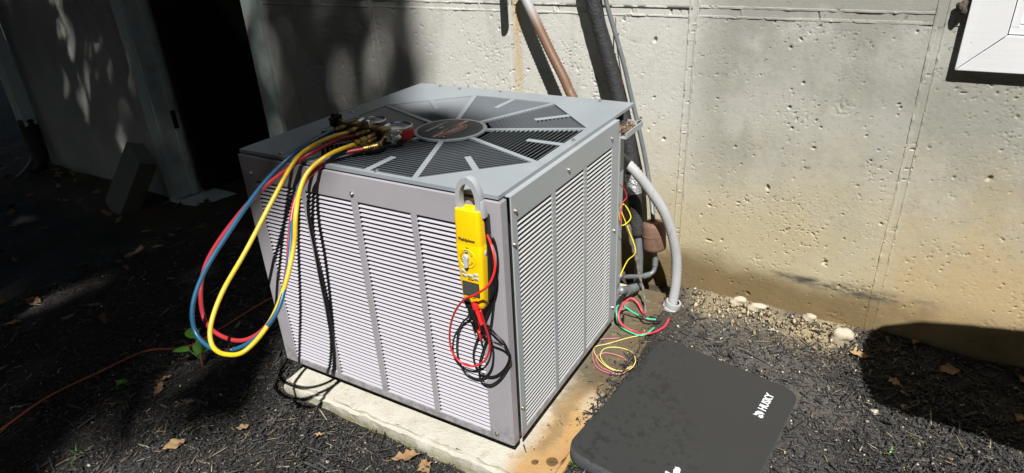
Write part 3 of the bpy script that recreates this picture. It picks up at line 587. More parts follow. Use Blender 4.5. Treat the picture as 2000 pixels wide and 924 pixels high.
def slat_mesh(w, name, mat, D=.0054, h=.0040):
    # pressed louver: lower lip flush with the sheet, upper edge set back, ends rounded off
    t = .0007; n = 7; V = []; xs = [-w/2, -w/2+.0015, -w/2+.004, 0, w/2-.004, w/2-.0015, w/2]; kk = [.25, .7, 1, 1, 1, .7, .25]
    rings = []
    for x, k in zip(xs, kk): rings.append([Vector((x, .0002, 0)), Vector((x, D*k, h*k)), Vector((x, D*k+t*.6, h*k-t)), Vector((x, t, -t*.6))])
    b = MB(); b.loft(rings); me = bpy.data.meshes.new(name); me.from_pydata(b.v, [], b.f); me.materials.append(MT[mat]); return me
zrow = [LZ0+PIT*(k+.12) for k in range(NROW)]
for a, b in FC:
    me = slat_mesh(b-a, 'louver', 'slat')
    for z in zrow: link('louver', me, None, fp, loc=((a+b)/2, .0002, z+random.gauss(0, .0002)), rot=(random.gauss(0, R(2.2)), random.gauss(0, R(.05)), random.gauss(0, R(.06))))
rest = MB()
for ci, (a, b) in enumerate(RC):
    me = slat_mesh(b-a, 'louver', 'slat_side', .0014, .0043)
    for k, z in enumerate(zrow):
        if ci == 2 and k < 36:
            mt = Matrix.Translation((.0055, (a+b)/2, z+.006)) @ Matrix.Rotation(R(90), 4, 'Z')
            rest.add([mt @ v.co for v in me.vertices], [list(p.vertices) for p in me.polygons]); continue
        link('louver', me, None, rp, loc=(.0055, (a+b)/2, z+.006), rot=(0, 0, R(90)))
ro = rest.build('louver', 'slat_side', rp); ro['kind'] = 'stuff'
# hidden sides, coil, base
m = MB(); m.b2(-UW, -UW+.004, .005, UD-.01, 0, UH-.001); m.build('far_side_panel', 'side', ac)
m = MB(); m.b2(-UW+.004, -.03, UD-.014, UD-.01, 0, UH-.001); m.build('rear_panel', 'side', ac)
m = MB(); m.b2(-.03, -.026, .582, UD-.014, 0, .57); m.build('service_panel', 'side', ac)
m = MB(); m.b2(-UW+.03, -.035, .032, .05, .01, .585); m.b2(-.053, -.036, .052, .57, .01, .585); m.b2(-UW+.03, -UW+.05, .055, UD-.05, .01, .585); m.b2(-UW+.05, -.06, UD-.055, UD-.035, .01, .585); m.build('coil', 'coil', ac)
m = MB(); m.b2(-UW+.012, -.014, .014, UD-.02, -.018, -.001, .002); m.build('base_pan', 'black_metal', ac)
for x in (-UW+.10, -.10):
    for y in (.08, UD-.1): m = MB(); m.b2(x-.035, x+.035, y-.03, y+.03, -.045, -.019, .003); m.build('foot', 'black_metal', ac)
fan = MB(); fan.lathe([(.0, .42), (.062, .42), (.066, .44), (.066, .52), (.05, .54), (0, .54)], 24, Matrix.Translation((-.342, .33, 0)), False)
fm = fan.build('fan_motor', 'black_metal', ac, True)
for k in range(4):
    b = MB(); pts = [(.05, -.04), (.12, -.09), (.24, -.10), (.27, -.03), (.24, .06), (.12, .05), (.05, .03)]
    rz = Matrix.Translation((-.342, .33, .47)) @ Matrix.Rotation(R(90*k+20), 4, 'Z') @ Matrix.Rotation(R(18), 4, 'X'); b = extrude(pts, .002, rz); b.build('fan_blade', 'black_metal', fm)
# lid: square sheet, octagonal grille, hub
LX0, LX1, LY0, LY1, LZ = -.728, -.006, .004, .716, .612
OC = Vector((-.342, .328)); AP = .312; hubr = .092
def lid():
    b = MB(); t = .008; R8 = AP/math.cos(R(22.5)); oc = [(OC.x+R8*math.cos(R(22.5+45*k)), OC.y+R8*math.sin(R(22.5+45*k))) for k in range(8)]
    # ring between the square and the octagon, as 8 quads with outer points on the square border
    sq = [(LX1, oc[0][1]), (oc[1][0], LY1), (oc[2][0], LY1), (LX0, oc[3][1]), (LX0, oc[4][1]), (oc[5][0], LY0), (oc[6][0], LY0), (LX1, oc[7][1])]
    cor = {0: (LX1, LY1), 2: (LX0, LY1), 4: (LX0, LY0), 6: (LX1, LY0)}
    for zz, fl in ((LZ, 0), (LZ-t, 1)):
        for k in range(8):
            j = (k+1) % 8; poly = [oc[k], sq[k]] + ([cor[k]] if k in cor else []) + [sq[j], oc[j]]
            vs = [Vector((x, y, zz)) for x, y in poly]; b.add(vs, [tuple(range(len(vs)))[::-1] if not fl else tuple(range(len(vs)))])
    out = [(LX1, LY1), (LX0, LY1), (LX0, LY0), (LX1, LY0)]
    for ring in (out, oc):
        for k in range(len(ring)):
            p, q = ring[k], ring[(k+1) % len(ring)]; b.add([Vector((*p, LZ)), Vector((*q, LZ)), Vector((*q, LZ-t)), Vector((*p, LZ-t))], [(0, 1, 2, 3)])
    for k in range(8):      # radial ribs
        a = R(22.5+45*k); d = Vector((math.cos(a), math.sin(a), 0)); s = Vector((-d.y, d.x, 0))*.0062; c = Vector((OC.x, OC.y, 0))
        p0, p1 = c+d*(hubr-.004), c+d*(R8+.003); z = Vector((0, 0, LZ-.0012)); zl = Vector((0, 0, LZ-.006))
        b.loft([[p0-s+z, p0+s+z, p0+s+zl, p0-s+zl], [p1-s+z, p1+s+z, p1+s+zl, p1-s+zl]])
    b.lathe([(.0, LZ-.007), (hubr-.004, LZ-.007), (hubr, LZ-.005), (hubr, LZ-.0008), (hubr-.002, LZ), (.083, LZ), (.082, LZ-.001), (0, LZ-.001)], 48, Matrix.Translation((OC.x, OC.y, 0)), False)
    return b.build('lid', 'lid', ac)
ld = lid()
def bar_mesh(L, name):
    b = MB(); V = lambda x, y, z: Vector((x, y, z)); e = min(.004, L*.2)
    rings = [[V(x, 0, 0), V(x, -.0048*k, -.0088*k), V(x, -.0048*k-.0007, -.0084*k), V(x, -.0009, .0004)] for x, k in ((-L/2, .2), (-L/2+e, 1), (L/2-e, 1), (L/2, .2))]
    b.loft(rings); me = bpy.data.meshes.new(name); me.from_pydata(b.v, [], b.f); me.materials.append(MT['grille']); return me
meshes = {}
rows = np.arange(.111, AP-.004, .0108)
for r in rows:
    half = r*math.tan(R(22.5))-.0075; pieces = [(0, 2*half)]
    if r > .225: L = half-.0080; pieces = [(-(.0080+L/2), L), (.0080+L/2, L)]
    for x, L in pieces:
        key = round(L, 5)
        if key not in meshes: meshes[key] = bar_mesh(L, 'grille_bar')
        for k in range(8):
            a = R(45*k); d = Vector((math.cos(a), math.sin(a), 0)); s = Vector((-d.y, d.x, 0)); p = Vector((OC.x, OC.y, LZ-.0016))+d*r+s*x
            link('grille_bar', meshes[key], None, ld, loc=p, rot=(0, 0, a-R(90)))
for k in range(8):
    a = R(45*k); m = MB(); m.box((.0150, AP-.219, .003), (0, (AP+.219)/2, 0), None, .0008, 1); m.build('stiffener', 'lid', ld, loc=(OC.x, OC.y, LZ-.0026), rot=(0, 0, a-R(90)))
# badge with its print; the text reads with +X up and -Y to the right
bd = MB(); bd.lathe([(0, LZ-.0009), (.0815, LZ-.0009), (.0812, LZ+.0004), (.078, LZ+.0012), (0, LZ+.0014)], 48, None, False); bo = bd.build('badge', 'badge', ac, True, loc=(OC.x+.008, OC.y-.012, 0))
bo.location = (OC.x, OC.y, 0)
def bpos(x, y, z): return Vector((x, y, LZ+.0016+z))
TB = lambda x, y, z: basis((0, -1, 0), (1, 0, 0), bpos(x, y, z))
m = MB(); m.b2(-.0035, .0035, -.075, .075, LZ+.0013, LZ+.0017); m.build('red_stripe', 'badge_red', bo, loc=(-.001, 0, 0))
m = MB(); m.b2(-.0015, .0015, -.075, .075, LZ+.0013, LZ+.00185); m.build('white_stripe', 'badge_white', bo, loc=(.0042, 0, 0))
def ell(a, b, n=40): return [(a*math.cos(2*math.pi*k/n), b*math.sin(2*math.pi*k/n)) for k in range(n)]
extrude(ell(.021, .047), .0004, Matrix.Translation((.016, -.004, LZ+.0016))).build('oval_rim', 'badge_white', bo)
extrude(ell(.0193, .0453), .0006, Matrix.Translation((.016, -.004, LZ+.0016))).build('oval_field', 'badge', bo)
extrude([(max(x, -.0075), y) for x, y in ell(.0180, .0435)], .0009, Matrix.Translation((.0160, -.004, LZ+.0016))).build('oval_red', 'badge_red', bo)
text('brand_lettering', 'KING', .0195, 'badge_white', bo, basis((0, -1, .0), (1, 0, 0), (.0195, -.004, LZ+.0028)), .0002, .0003, 1.2)
text('badge_lettering', 'AIR', .0115, 'badge_white', bo, basis((0, -1, 0), (1, 0, 0), (-.024, -.004, LZ+.0022)), .0002, .0003, 1.1)
text('badge_lettering', 'CONDITIONER', .0115, 'badge_white', bo, basis((0, -1, 0), (1, 0, 0), (-.040, -.004, LZ+.0022)), .0002, .0003, 1.1)
# screws
sm = MB(); sm.lathe([(0, -.002), (.0062, -.002), (.0062, .0005), (.0036, .0008), (.0036, .0036), (.0026, .0044), (0, .0044)], 12, None, False); b_ = bpy.data.meshes.new('screw'); b_.from_pydata(sm.v, [], sm.f); b_.materials.append(MT['zinc'])
for p in ((-.377, -.0003, .556), (-.70, -.0003, .556), (-.045, -.0003, .02)): link('screw', b_, None, ac, loc=p, rot=(R(90), 0, 0))
for y, z in ((.044, .568), (.280, .571), (.530, .568), (.034, .50), (.034, .090), (.563, .052), (.560, .30)): link('screw', b_, None, ac, loc=(.0063, y, z), rot=(0, R(90), 0))
for x, y in ((-.10, .018), (-.31, .016), (-.60, .017), (-.64, .70), (-.56, .69), (-.42, .70), (-.10, .70), (-.70, .36), (-.02, .36)): link('screw', b_, None, ac, loc=(x, y, LZ), rot=(0, 0, 0))
# corner ledge behind the side panel, with its leaf debris
m = MB(); m.b2(-.025, .022, .588, .712, .550, .5535, .001); m.b2(.0185, .022, .588, .712, .553, .566, .0008); m.b2(-.025, .0185, .7085, .712, .5535, .566, .0008); m.build('corner_ledge', 'side', ac)
m = MB(); m.b2(-.024, .006, .584, .592, .02, .549, .001); m.build('corner_post', 'side', ac)
deb = MB(); g = random.Random(5)
for k in range(90):
    x, y = g.uniform(-.022, .017), g.uniform(.592, .706); s = g.uniform(.004, .013)
    deb.box((s, s*g.uniform(.4, .9), .0012), (x, y, .556+g.uniform(0, .016)), Matrix.Rotation(g.uniform(0, 6), 3, (g.uniform(-1, 1), g.uniform(-1, 1), 1)))
tag(deb.build('leaf_debris', 'litter'), 'crumbled brown leaf debris lying on the corner ledge of the unit', 'leaf litter', kind='stuff')

# ------------------------------------------------------------------ pipes, conduit and wires behind the unit
cd = tag(empty('electrical_conduit', CONDUIT[-1]), 'ribbed grey flexible conduit with rusty upper stretch, curving from wall to ground', 'conduit')
org = Vector(CONDUIT[-1])
def rel(pts, o): return [Vector(p)-Vector(o) for p in pts]
P = resample(CONDUIT, .0056); m = MB(); m.tube([p for p in P], .0142, 16, 1, 1.13, False); c0 = m.build('sleeve', 'conduit', None, 'all'); c0.parent = cd; c0.location = -org
m = MB(); mx = Matrix.Translation((0, 0, .0)) @ Matrix.Rotation(R(14), 4, 'Y')
m.lathe([(.018, .022), (.024, .022), (.025, .016), (.025, .004), (.029, .003), (.029, -.008), (.024, -.009), (.022, -.020), (.0, -.020)], 14, mx, False); m.build('connector', 'conduit', cd, True)
m = MB(); m.tube(rel([(.114, .785, -.062), (.110, .760, -.072), (.103, .725, -.072), (.098, .700, -.070)], org), lambda t: .019-.004*t, 12, 4); m.build('elbow', 'conduit', cd, True)
wc = tag(empty('power_wires', WIRE_RED[0]), 'loop of red, green and black power wires on the ground by the conduit end', 'wires')
for nm, pts, mt, r in (('red_wire', WIRE_RED, 'w_red', .0032), ('green_wire', WIRE_GREEN, 'w_green', .0028), ('black_wire', WIRE_BLACK, 'w_black', .0030)):
    m = MB(); m.tube(rel(pts, WIRE_RED[0]), r, 8, 8); m.build(nm, mt, wc, 'all')
tw = tag(empty('thermostat_wire', WIRE_YELLOW[4]), 'thin yellow and pink wire coiled on the pad beside the unit', 'wires')
for nm, pts, mt, dz in (('yellow_wire', WIRE_YELLOW, 'w_yellow', .001), ('pink_wire', WIRE_PINK, 'w_pink', 0)):
    q = [Vector((p[0], p[1], p[2]+dz+.002*math.sin(k*1.7))) for k, p in enumerate(pts)]
    m = MB(); m.tube(rel(q, WIRE_YELLOW[4]), .0015, 6, 8); m.build(nm, mt, tw, 'all')
cw = tag(empty('control_wires', CTRL_YELLOW[0]), 'bright yellow and red control wires hanging from the unit corner', 'wires')
for nm, pts, mt in (('yellow_wire', CTRL_YELLOW, 'c_yellow'), ('red_wire', CTRL_RED, 'c_red')):
    m = MB(); m.tube(rel(pts, CTRL_YELLOW[0]), .0015, 6, 8); m.build(nm, mt, cw, 'all')
tag(MB().tube(BRAID, lambda t: .0075-.004*sstep(t, .3, .5)+.0012*math.sin(60*t), 10, 14).build('frayed_cable', 'braid', None, 'all'), 'frayed grey cable dangling in front of the copper pipes', 'cable')
sl = tag(empty('suction_line', SUCTION[0]), 'thick black foam insulated pipe running down the wall behind the unit', 'pipe')
g = random.Random(2); wob = [g.uniform(-1, 1) for _ in range(40)]
m = MB(); m.tube(rel(SUCTION, SUCTION[0]), lambda t: .0215+.0010*math.sin(40*t)*wob[int(t*39)], 18, 12); m.build('insulation', 'insul', sl, 'all')
m = MB(); i = 6; a, b = Vector(SUCTION[6]), Vector(SUCTION[7]); m.tube(rel([a.lerp(b, .35), a.lerp(b, .62), a.lerp(b, .85)], SUCTION[0]), .0232, 18, 4); m.build('foil_tape', 'foil', sl, True)
m = MB(); m.tube(rel(SUCTION_BARE, SUCTION[0]), .0135, 14, 8); m.build('bare_pipe', 'oldcopper', sl, 'all')
m = MB(); m.tube(rel([SUCTION_BARE[3], SUCTION_BARE[4], (-.02, .735, .005)], SUCTION[0]), .0162, 14, 5); m.build('elbow', 'oldcopper', sl, True)
ll = tag(empty('liquid_line', LIQUID[0]), 'thin dull copper line with rusty filter drier canister beside the insulated pipe', 'pipe')
m = MB(); m.tube(rel(LIQUID, LIQUID[0]), .0068, 12, 8); m.build('upper_pipe', 'oldcopper', ll, 'all')
m = MB(); m.tube(rel(LIQUID_LOW, LIQUID[0]), .0072, 12, 8); m.build('lower_pipe', 'oldcopper', ll, 'all')
m = MB()
for k in (1, 3): a = Vector(LIQUID_LOW[k]); d = (Vector(LIQUID_LOW[k+1])-Vector(LIQUID_LOW[k-1])).normalized()*.012; m.tube(rel([a-d, a+d], LIQUID[0]), .0092, 12, 2)
m.build('coupling', 'oldcopper', ll, True)
da, db = Vector(LIQUID[-1]), Vector(LIQUID_LOW[0]); dz = (da-db); Ld = dz.length; zz = dz.normalized(); ax = zz.orthogonal().normalized()
mx = Matrix.Translation(db-Vector(LIQUID[0])) @ Matrix((ax, zz.cross(ax), zz)).transposed().to_4x4(); r = .0365
m = MB(); m.lathe([(0, 0), (.010, .0), (.012, .004), (r*.82, .004), (r*.96, .009), (r, .017), (r, Ld*.50), (r*1.035, Ld*.505), (r*1.035, Ld*.55), (r, Ld*.555), (r, Ld-.020), (r*.96, Ld-.011), (r*.82, Ld-.005), (.012, Ld-.004), (.010, Ld), (0, Ld)], 28, mx, False); m.build('filter_drier', 'rustcan', ll, True)
# drain stub whose shadow falls on the wall; the elbow itself is above the picture
st = tag(empty('drain_stub', (-.50, .955, 1.05)), 'grey plastic drain stub elbow sticking out of the wall above the rust stain', 'pipe')
m = MB(); m.tube([(0, .03, 0), (0, -.055, 0), (.002, -.078, -.012), (.003, -.085, -.04), (.003, -.085, -.168)], .0135, 14, 6); m.build('elbow', 'brownpipe', st, 'all')
st.location = (-.502, .957, 1.05)
# twig of dry vine stuck behind the thin line
m = MB(); m.tube([(-.150, .925, .80), (-.142, .915, .74), (-.128, .915, .66), (-.120, .925, .60)], .0016, 6, 5); m.tube([(-.142, .915, .74), (-.130, .905, .76)], .0014, 6, 3)
vt = m.build('dry_vine', 'rustcan'); tag(vt, 'thin dry vine twig caught between the thin copper line and wall', 'twig')

# ------------------------------------------------------------------ gauge manifold and hoses
MO = Vector((-.470, .170, LZ))
mg = tag(empty('gauge_manifold', MO), 'brass gauge manifold with blue and red gauges and looped hoses on the lid', 'gauge set')
a, b = Vector(MAN[0]), Vector(MAN[1]); ax = (b-a).normalized(); side = Vector((0, 0, 1)).cross(ax)
mid = (a+b)/2; rot = Matrix((ax, side, Vector((0, 0, 1)))).transposed()
m = MB(); m.box((.125, .024, .024), mid-MO, rot, .003); 
for k in (-.045, 0, .045): m.box((.020, .030, .028), mid+ax*k-MO, rot, .003)
body = m.build('body', 'brass', mg, True)
def cyl(p, q, r, seg=14):
    p, q = Vector(p), Vector(q); d = q-p; z = d.normalized(); x = z.orthogonal().normalized(); mx = Matrix.Translation(p-MO) @ Matrix((x, z.cross(x), z)).transposed().to_4x4(); L = d.length
    return (lambda prof: MB().lathe([(rr_*r, h*L) for rr_, h in prof], seg, mx, False))
RIB = [(0, 0), (.8, 0), (1, .04), (1, .3), (.86, .34), (.86, .44), (1.05, .48), (1.05, .9), (.7, 1), (0, 1)]
for H in (HOSE_BLUE, HOSE_YELLOW, HOSE_RED):
    p0 = Vector(H[0]); d = (Vector(H[1])-p0).normalized(); base = mid+ax*((p0-mid).dot(ax)); base.z = p0.z
    cyl(base-side*0.0, p0+d*.020, .0092)(RIB).build('port_fitting', 'brass', mg, True)
    p1 = Vector(H[-1]); d = (p1-Vector(H[-2])).normalized()
    cyl(p1-d*.014, p1+d*.022, .0098)(RIB).build('end_fitting', 'brass', mg, True)
    q = mid+ax*((p1-mid).dot(ax)*.8); q.z = p1.z+.004; cyl(p1+d*.020, q, .0072)(RIB).build('hose_holder', 'brass', mg, True)
for H, nm, mt in ((HOSE_BLUE, 'blue_hose', 'h_blue'), (HOSE_RED, 'red_hose', 'h_red'), (HOSE_YELLOW, 'yellow_hose', 'h_yellow')):
    m = MB(); m.tube([Vector(p)-MO for p in H] , .0049, 14, 9); hs = m.build(nm, mt, mg, 'all')
    if nm == 'blue_hose': m = MB(); m.tube([Vector(p)-MO for p in spline(H, 9)[80:86]], .0052, 14, 1, None, False); m.build('print_band', 'm_black', hs, 'all')
for c, boot, s in ((Vector((-.506, .230, 0)), 'boot_blue', 1), (Vector((-.411, .214, 0)), 'boot_red', 1)):
    c = c-MO; c.z = .004; r = .0355; T = Matrix.Translation(c) @ Matrix.Diagonal((1, 1, .74, 1))
    gz = MB().lathe([(0, 0), (r*.9, 0), (r, .004), (r*1.02, .010), (r*1.02, .030), (r*.97, .033), (r*.93, .033), (r*.93, .028), (0, .028)], 36, T, False).build('gauge', boot, mg, True)
    MB().lathe([(r*.96, .0325), (r*.99, .0335), (r*.99, .0385), (r*.94, .0395), (r*.88, .0365), (r*.88, .033)], 36, T, False).build('bezel', 'chrome', gz, True)
    MB().lathe([(0, .0300), (r*.89, .0300), (r*.89, .0290), (0, .0290)], 32, T, False).build('dial', 'dial', gz)
    MB().lathe([(0, .0362), (r*.7, .0362), (r*.89, .0352), (r*.89, .0342), (0, .0346)], 32, T, False).build('lens', 'glass', gz, True)
    nd = MB(); nd.box((.026, .0016, .0008), c+Vector((.007, .004, .0233)), Matrix.Rotation(.6, 3, 'Z')); nd.build('needle', 'm_black', gz)
    cyl(mid+ax*((c+MO-mid).dot(ax)), c+MO+Vector((0, 0, .016)), .008)(RIB).build('stem', 'brass', mg, True)
def knob(p, d, mt):
    z = d.normalized(); x = z.orthogonal().normalized(); mx = Matrix.Translation(p-MO) @ Matrix((x, z.cross(x), z)).transposed().to_4x4()
    out = []
    for k in range(72): t = 2*math.pi*k/72; rr_ = .0165+.0026*math.cos(6*t); out.append((rr_*math.cos(t), rr_*math.sin(t)))
    b = extrude(out, .012, mx); sc = [(x*.8, y*.8) for x, y in out]; b2 = extrude(sc, .0165, mx); b.add(b2.v, b2.f)
    kn = b.build('valve_knob', mt, mg, True); MB().lathe([(0, .0165), (.005, .0165), (.0045, .020), (0, .021)], 12, mx, False).build('knob_screw', 'chrome', kn, True)
    cyl(p-z*.03, p, .007)(RIB).build('valve_stem', 'brass', mg, True)
knob(a-ax*.014+Vector((0, 0, .008)), -ax+Vector((0, -.1, .25)), 'm_black'); knob(b+ax*.004, ax*.35-side*1.0+Vector((0, 0, .12)), 'knob')
MB().lathe([(0, 0), (.010, 0), (.010, .012), (.007, .014), (0, .014)], 16, Matrix.Translation(mid-MO+Vector((0, 0, .010))), False).build('sight_glass', 'chrome', mg, True)

# ------------------------------------------------------------------ clamp meter
MM = Vector((-.053, -.0055, .378))
cm = tag(empty('clamp_meter', MM), 'yellow clamp meter hanging on the front panel with red and black test leads', 'clamp meter')
rings = []
for z, hw, hd, fy in ((0, .0205, .012, .5), (.003, .0225, .0145, .5), (.012, .0240, .0165, .5), (.06, .0275, .0175, .5), (.11, .0295, .0180, .5), (.140, .0300, .0180, .5), (.1425, .0293, .0174, .5), (.145, .0296, .0176, .5), (.17, .0282, .0170, .5), (.20, .0285, .0165, .5), (.212, .0275, .0150, .5)):
    rings.append([Vector((p.x, p.y-.0185, p.z)) for p in rr(hw, hd, min(.008, hd*.55), z, 4)])
mbd = MB(); mbd.loft(rings); bodym = mbd.build('body', 'm_yellow', cm, True)
FY = -.0372       # print sits just proud of the face
m = MB(); m.loft([[Vector((p.x, p.y-.0135, p.z)) for p in rr(.0265-.002*abs(k-1), .0095, .004, z, 3)] for k, z in enumerate((.02, .10, .205))]); m.build('rear_grip', 'm_black', cm, True, loc=(.0065, .0075, -.008))
# jaws: two halves of an oval ring
def jaw(a0, a1, mt, nm):
    n = 26; ins, outs = [], []
    for k in range(n+1):
        t = R(a0+(a1-a0)*k/n); outs.append((.0285*math.cos(t), .047*math.sin(t))); ins.append((.0168*math.cos(t)-.001, .034*math.sin(t)-.002))
    rings = []
    for (ox, oz), (ix, iz) in zip(outs, ins):
        mx_, mz_ = (ox+ix)/2, (oz+iz)/2; f = .86
        rings.append([Vector((x, y, z)) for x, y, z in ((mx_+(ox-mx_)*f, -.0245, mz_+(oz-mz_)*f), (ox, -.021, oz), (ox, -.012, oz), (mx_+(ox-mx_)*f, -.0085, mz_+(oz-mz_)*f), (mx_+(ix-mx_)*f, -.0085, mz_+(iz-mz_)*f), (ix, -.012, iz), (ix, -.021, iz), (mx_+(ix-mx_)*f, -.0245, mz_+(iz-mz_)*f))])
    b = MB(); b.loft(rings); return b.build(nm, mt, cm, True, loc=(0, 0, .229))
jaw(90.8, 246, 'm_grey', 'jaw'); jj = jaw(-66, 89.2, 'm_grey', 'jaw')
m = MB(); m.box((.012, .014, .034), (.027, -.0165, .214), Matrix.Rotation(R(-8), 3, 'Y'), .003); m.build('trigger', 'm_grey', cm, True)
m = MB(); m.box((.006, .012, .022), (-.0295, -.016, .198), Matrix.Rotation(R(12), 3, 'Y'), .002); m.build('tactile_ridge', 'm_grey', cm, True)
FB = lambda x, z, y=FY: basis((1, 0, 0), (0, 0, 1), (x, y, z))
def zface(z): return -.0185-np.interp(z, [0, .012, .06, .11, .14, .17, .2], [.012, .0165, .0175, .018, .018, .017, .0165])
text('brand_lettering', 'Fieldpiece', .0092, 'ink', cm, FB(-.001, .153, zface(.153)-.0004), .0002, .00028, 1.0)
dl_ = MB().lathe([(0, 0), (.0205, 0), (.0205, .0012), (.0192, .0016), (.0185, .0006), (0, .0006)], 40, FB(-.003, .1135, zface(.1135)), False); dial = dl_.build('dial', 'm_yellow', cm, True)
b = MB()
for k in range(22):
    t = R(35+k*14); 
    if 75 < math.degrees(t) < 105: continue
    b.box((.0034 if k % 3 else .0048, .0003, .0011), (-.003+.0138*math.cos(t), zface(.1135)-.0010, .1135+.0138*math.sin(t)), Matrix.Rotation(-t, 3, 'Y'))
b.build('dial_print', 'ink', dial)
extrude([(0, .002), (-.0048, .0180), (0, .0190), (.0048, .0180)], .0006, FB(-.003, .1135, zface(.1135)-.0006)).build('off_wedge', 'ink', dial)
text('dial_lettering', 'OFF', .0042, 'print_white', dial, FB(-.003, .1290, zface(.113)-.0015), .0001, .0001)
m = MB(); kz = [(-.0042, -.0165), (-.0046, -.004), (-.0060, .003), (-.0048, .0075), (0, .0115), (.0048, .0075), (.0060, .003), (.0046, -.004), (.0042, -.0165), (0, -.0185)]
kb = extrude(kz, .0072, FB(-.003, .1135, zface(.1135)-.0008)); ko = kb.build('selector_knob', 'm_button', dial, False); md = ko.modifiers.new('edge', 'BEVEL'); md.width = .0012; md.segments = 2
for i, (x, z, w, h, tl, tx) in enumerate(((-.0135, .0835, .0115, .0066, -18, 'MAX'), (-.0130, .0745, .0100, .0058, -12, 'HOLD'), (.0005, .0755, .0112, .0066, 0, 'RANGE'), (.0140, .0805, .0110, .0066, 8, '*'), (.0150, .0718, .0100, .0056, 4, 'ZERO'))):
    bt = MB(); bt.loft([rr(w/2, h/2, .0015, 0, 3), rr(w/2, h/2, .0015, .0016, 3), rr(w/2-.0008, h/2-.0008, .001, .0022, 3)]); o = bt.build('button', 'm_button', cm, True); o.matrix_local = FB(x, z, zface(z)+.0004) @ Matrix.Rotation(R(tl), 4, 'Z')
    text('button_lettering', tx, .0030, 'ink', o, Matrix.Translation((0, 0, .0024)), .0001)
text('model_lettering', 'SC440', .0050, 'ink', cm, FB(.002, .0672, zface(.067)-.0004), .0001, .0002)
m = MB(); m.loft([[FB(0, .0455, zface(.045)) @ p for p in rr(.0195, .0160, .0015, z_, 3)] for z_ in (-.0010, .0009)]); m.build('screen_bezel', 'm_black', cm)
m = MB(); m.loft([[FB(0, .0455, zface(.045)) @ p for p in rr(.0182, .0147, .001, z_, 3)] for z_ in (.0006, .0013)]); m.build('screen', 'm_screen', cm)
text('jack_lettering', 'CAT III 600V', .0036, 'ink', cm, FB(0, .0255, zface(.025)-.0004), .0001, .0001)
m = MB(); m.loft([[FB(-.001, .1325+.004, zface(.1365)) @ p for p in rr(.0034, .0009, .0005, z_, 2)] for z_ in (-.0005, .0005)]); m.build('indicator_slot', 'm_black', cm)
MB().lathe([(0, 0), (.0035, 0), (.0035, .0014), (.0028, .0020), (0, .0020)], 16, Matrix.Translation((.0290, -.020, .125)) @ Matrix.Rotation(R(90), 4, 'Y') @ Matrix.Scale(1.7, 4, (1, 0, 0)), False).build('side_button', 'm_button', cm, True)
def lead(name, pts, mt, r=.0021):
    m = MB(); m.tube([Vector(p)-MM for p in pts], r, 8, 8); return m.build(name, mt, cm, 'all')
lead('red_lead', LEAD_RED, 'lead_red', .0023); lead('black_lead', LEAD_BLACK_A, 'lead_black'); lead('black_lead', LEAD_BLACK_B, 'lead_black'); lead('black_lead', LEAD_BLACK_C, 'lead_black')
def plug(p, q, mt, r): # angled banana plug
    p, q = Vector(p)-MM, Vector(q)-MM; d = (q-p); m = MB(); m.tube([p, p+d*.3, p+d*.32, p+d*.55, p+d], lambda t: r*(1.15 if t < .35 else 1.0-.45*t), 12, 3, None, True); return m.build('test_plug', mt, cm, True)
plug((-.0470, -.044, .398), (-.029, -.050, .352), 'lead_red', .0062); plug((-.066, -.043, .399), (-.044, -.046, .350), 'lead_black', .0062)
def probe(p, q, mt):
    p, q = Vector(p)-MM, Vector(q)-MM; d = q-p; m = MB(); m.tube([p, p+d*.2, p+d*.55, p+d*.6, p+d*.66, p+d*.9], lambda t: .0042*(1-.4*t)*(1.35 if .6 < t < .72 else 1), 10, 3); o = m.build('probe', mt, cm, True)
    m = MB(); m.tube([p+d*.85, p+d*1.25], .0011, 6, 2); m.build('probe_tip', 'chrome', o)
probe(PROBES[2], PROBES[3], 'lead_red'); probe(PROBES[4], PROBES[5], 'lead_black')

# ------------------------------------------------------------------ foam kneeling mat
c0, c1, c2 = Vector((.150, .594, -.024)), Vector((.501, .556, -.052)), Vector((.055, .080, -.012))
rx = (c1-c0).normalized(); ry = (c0-c2); ry = (ry-rx*ry.dot(rx)).normalized(); nz = rx.cross(ry); Wm, Hm, Tm = .384, .535, .036
cen = c0+rx*Wm/2-ry*Hm/2
km = tag(empty('kneeling_mat', cen), 'thick black foam kneeling mat with white HUSKY print on the mulch', 'mat')
km.matrix_world = Matrix.Translation(cen) @ Matrix((rx, ry, nz)).transposed().to_4x4()
m = MB(); rings = [rr(Wm/2-.002, Hm/2-.002, .042, -Tm, 8), rr(Wm/2, Hm/2, .044, -Tm+.003, 8), rr(Wm/2, Hm/2, .044, -.0045, 8), rr(Wm/2-.0012, Hm/2-.0012, .044, -.0015, 8)]; m.loft(rings, cap=False); m.build('side_wall', 'foam_edge', km, True)
top = MB(); rgs = [rr(Wm/2-.0012, Hm/2-.0012, .044, -.0015, 8), rr(Wm/2-.004, Hm/2-.004, .042, 0, 8)]
top.loft(rgs, cap=False); n = len(rgs[1]); top.add([*rgs[1]], [tuple(range(n))]); top.build('top_skin', 'foam', km, True)
bt_ = MB(); bt_.add(rr(Wm/2-.002, Hm/2-.002, .042, -Tm, 8), [tuple(range(36))[::-1]]); bt_.build('underside', 'foam_edge', km)
LGX, LGY = .132, .128
text('brand_lettering', 'HUSKY', .0268, 'print_white', km, basis((.0, 1, 0), (-1, 0, 0), (LGX, LGY+.046, .0006)), .0002, .0007, .86)
def poly(name, pts, mt, parent, z=.0006):
    extrude(pts, .0003, Matrix.Translation((0, 0, z))).build(name, mt, parent)
lx = lambda u, v: (LGX-v, LGY+u)       # u along the word, v up the letters
em = empty('emblem'); bpy.data.objects.remove(em)
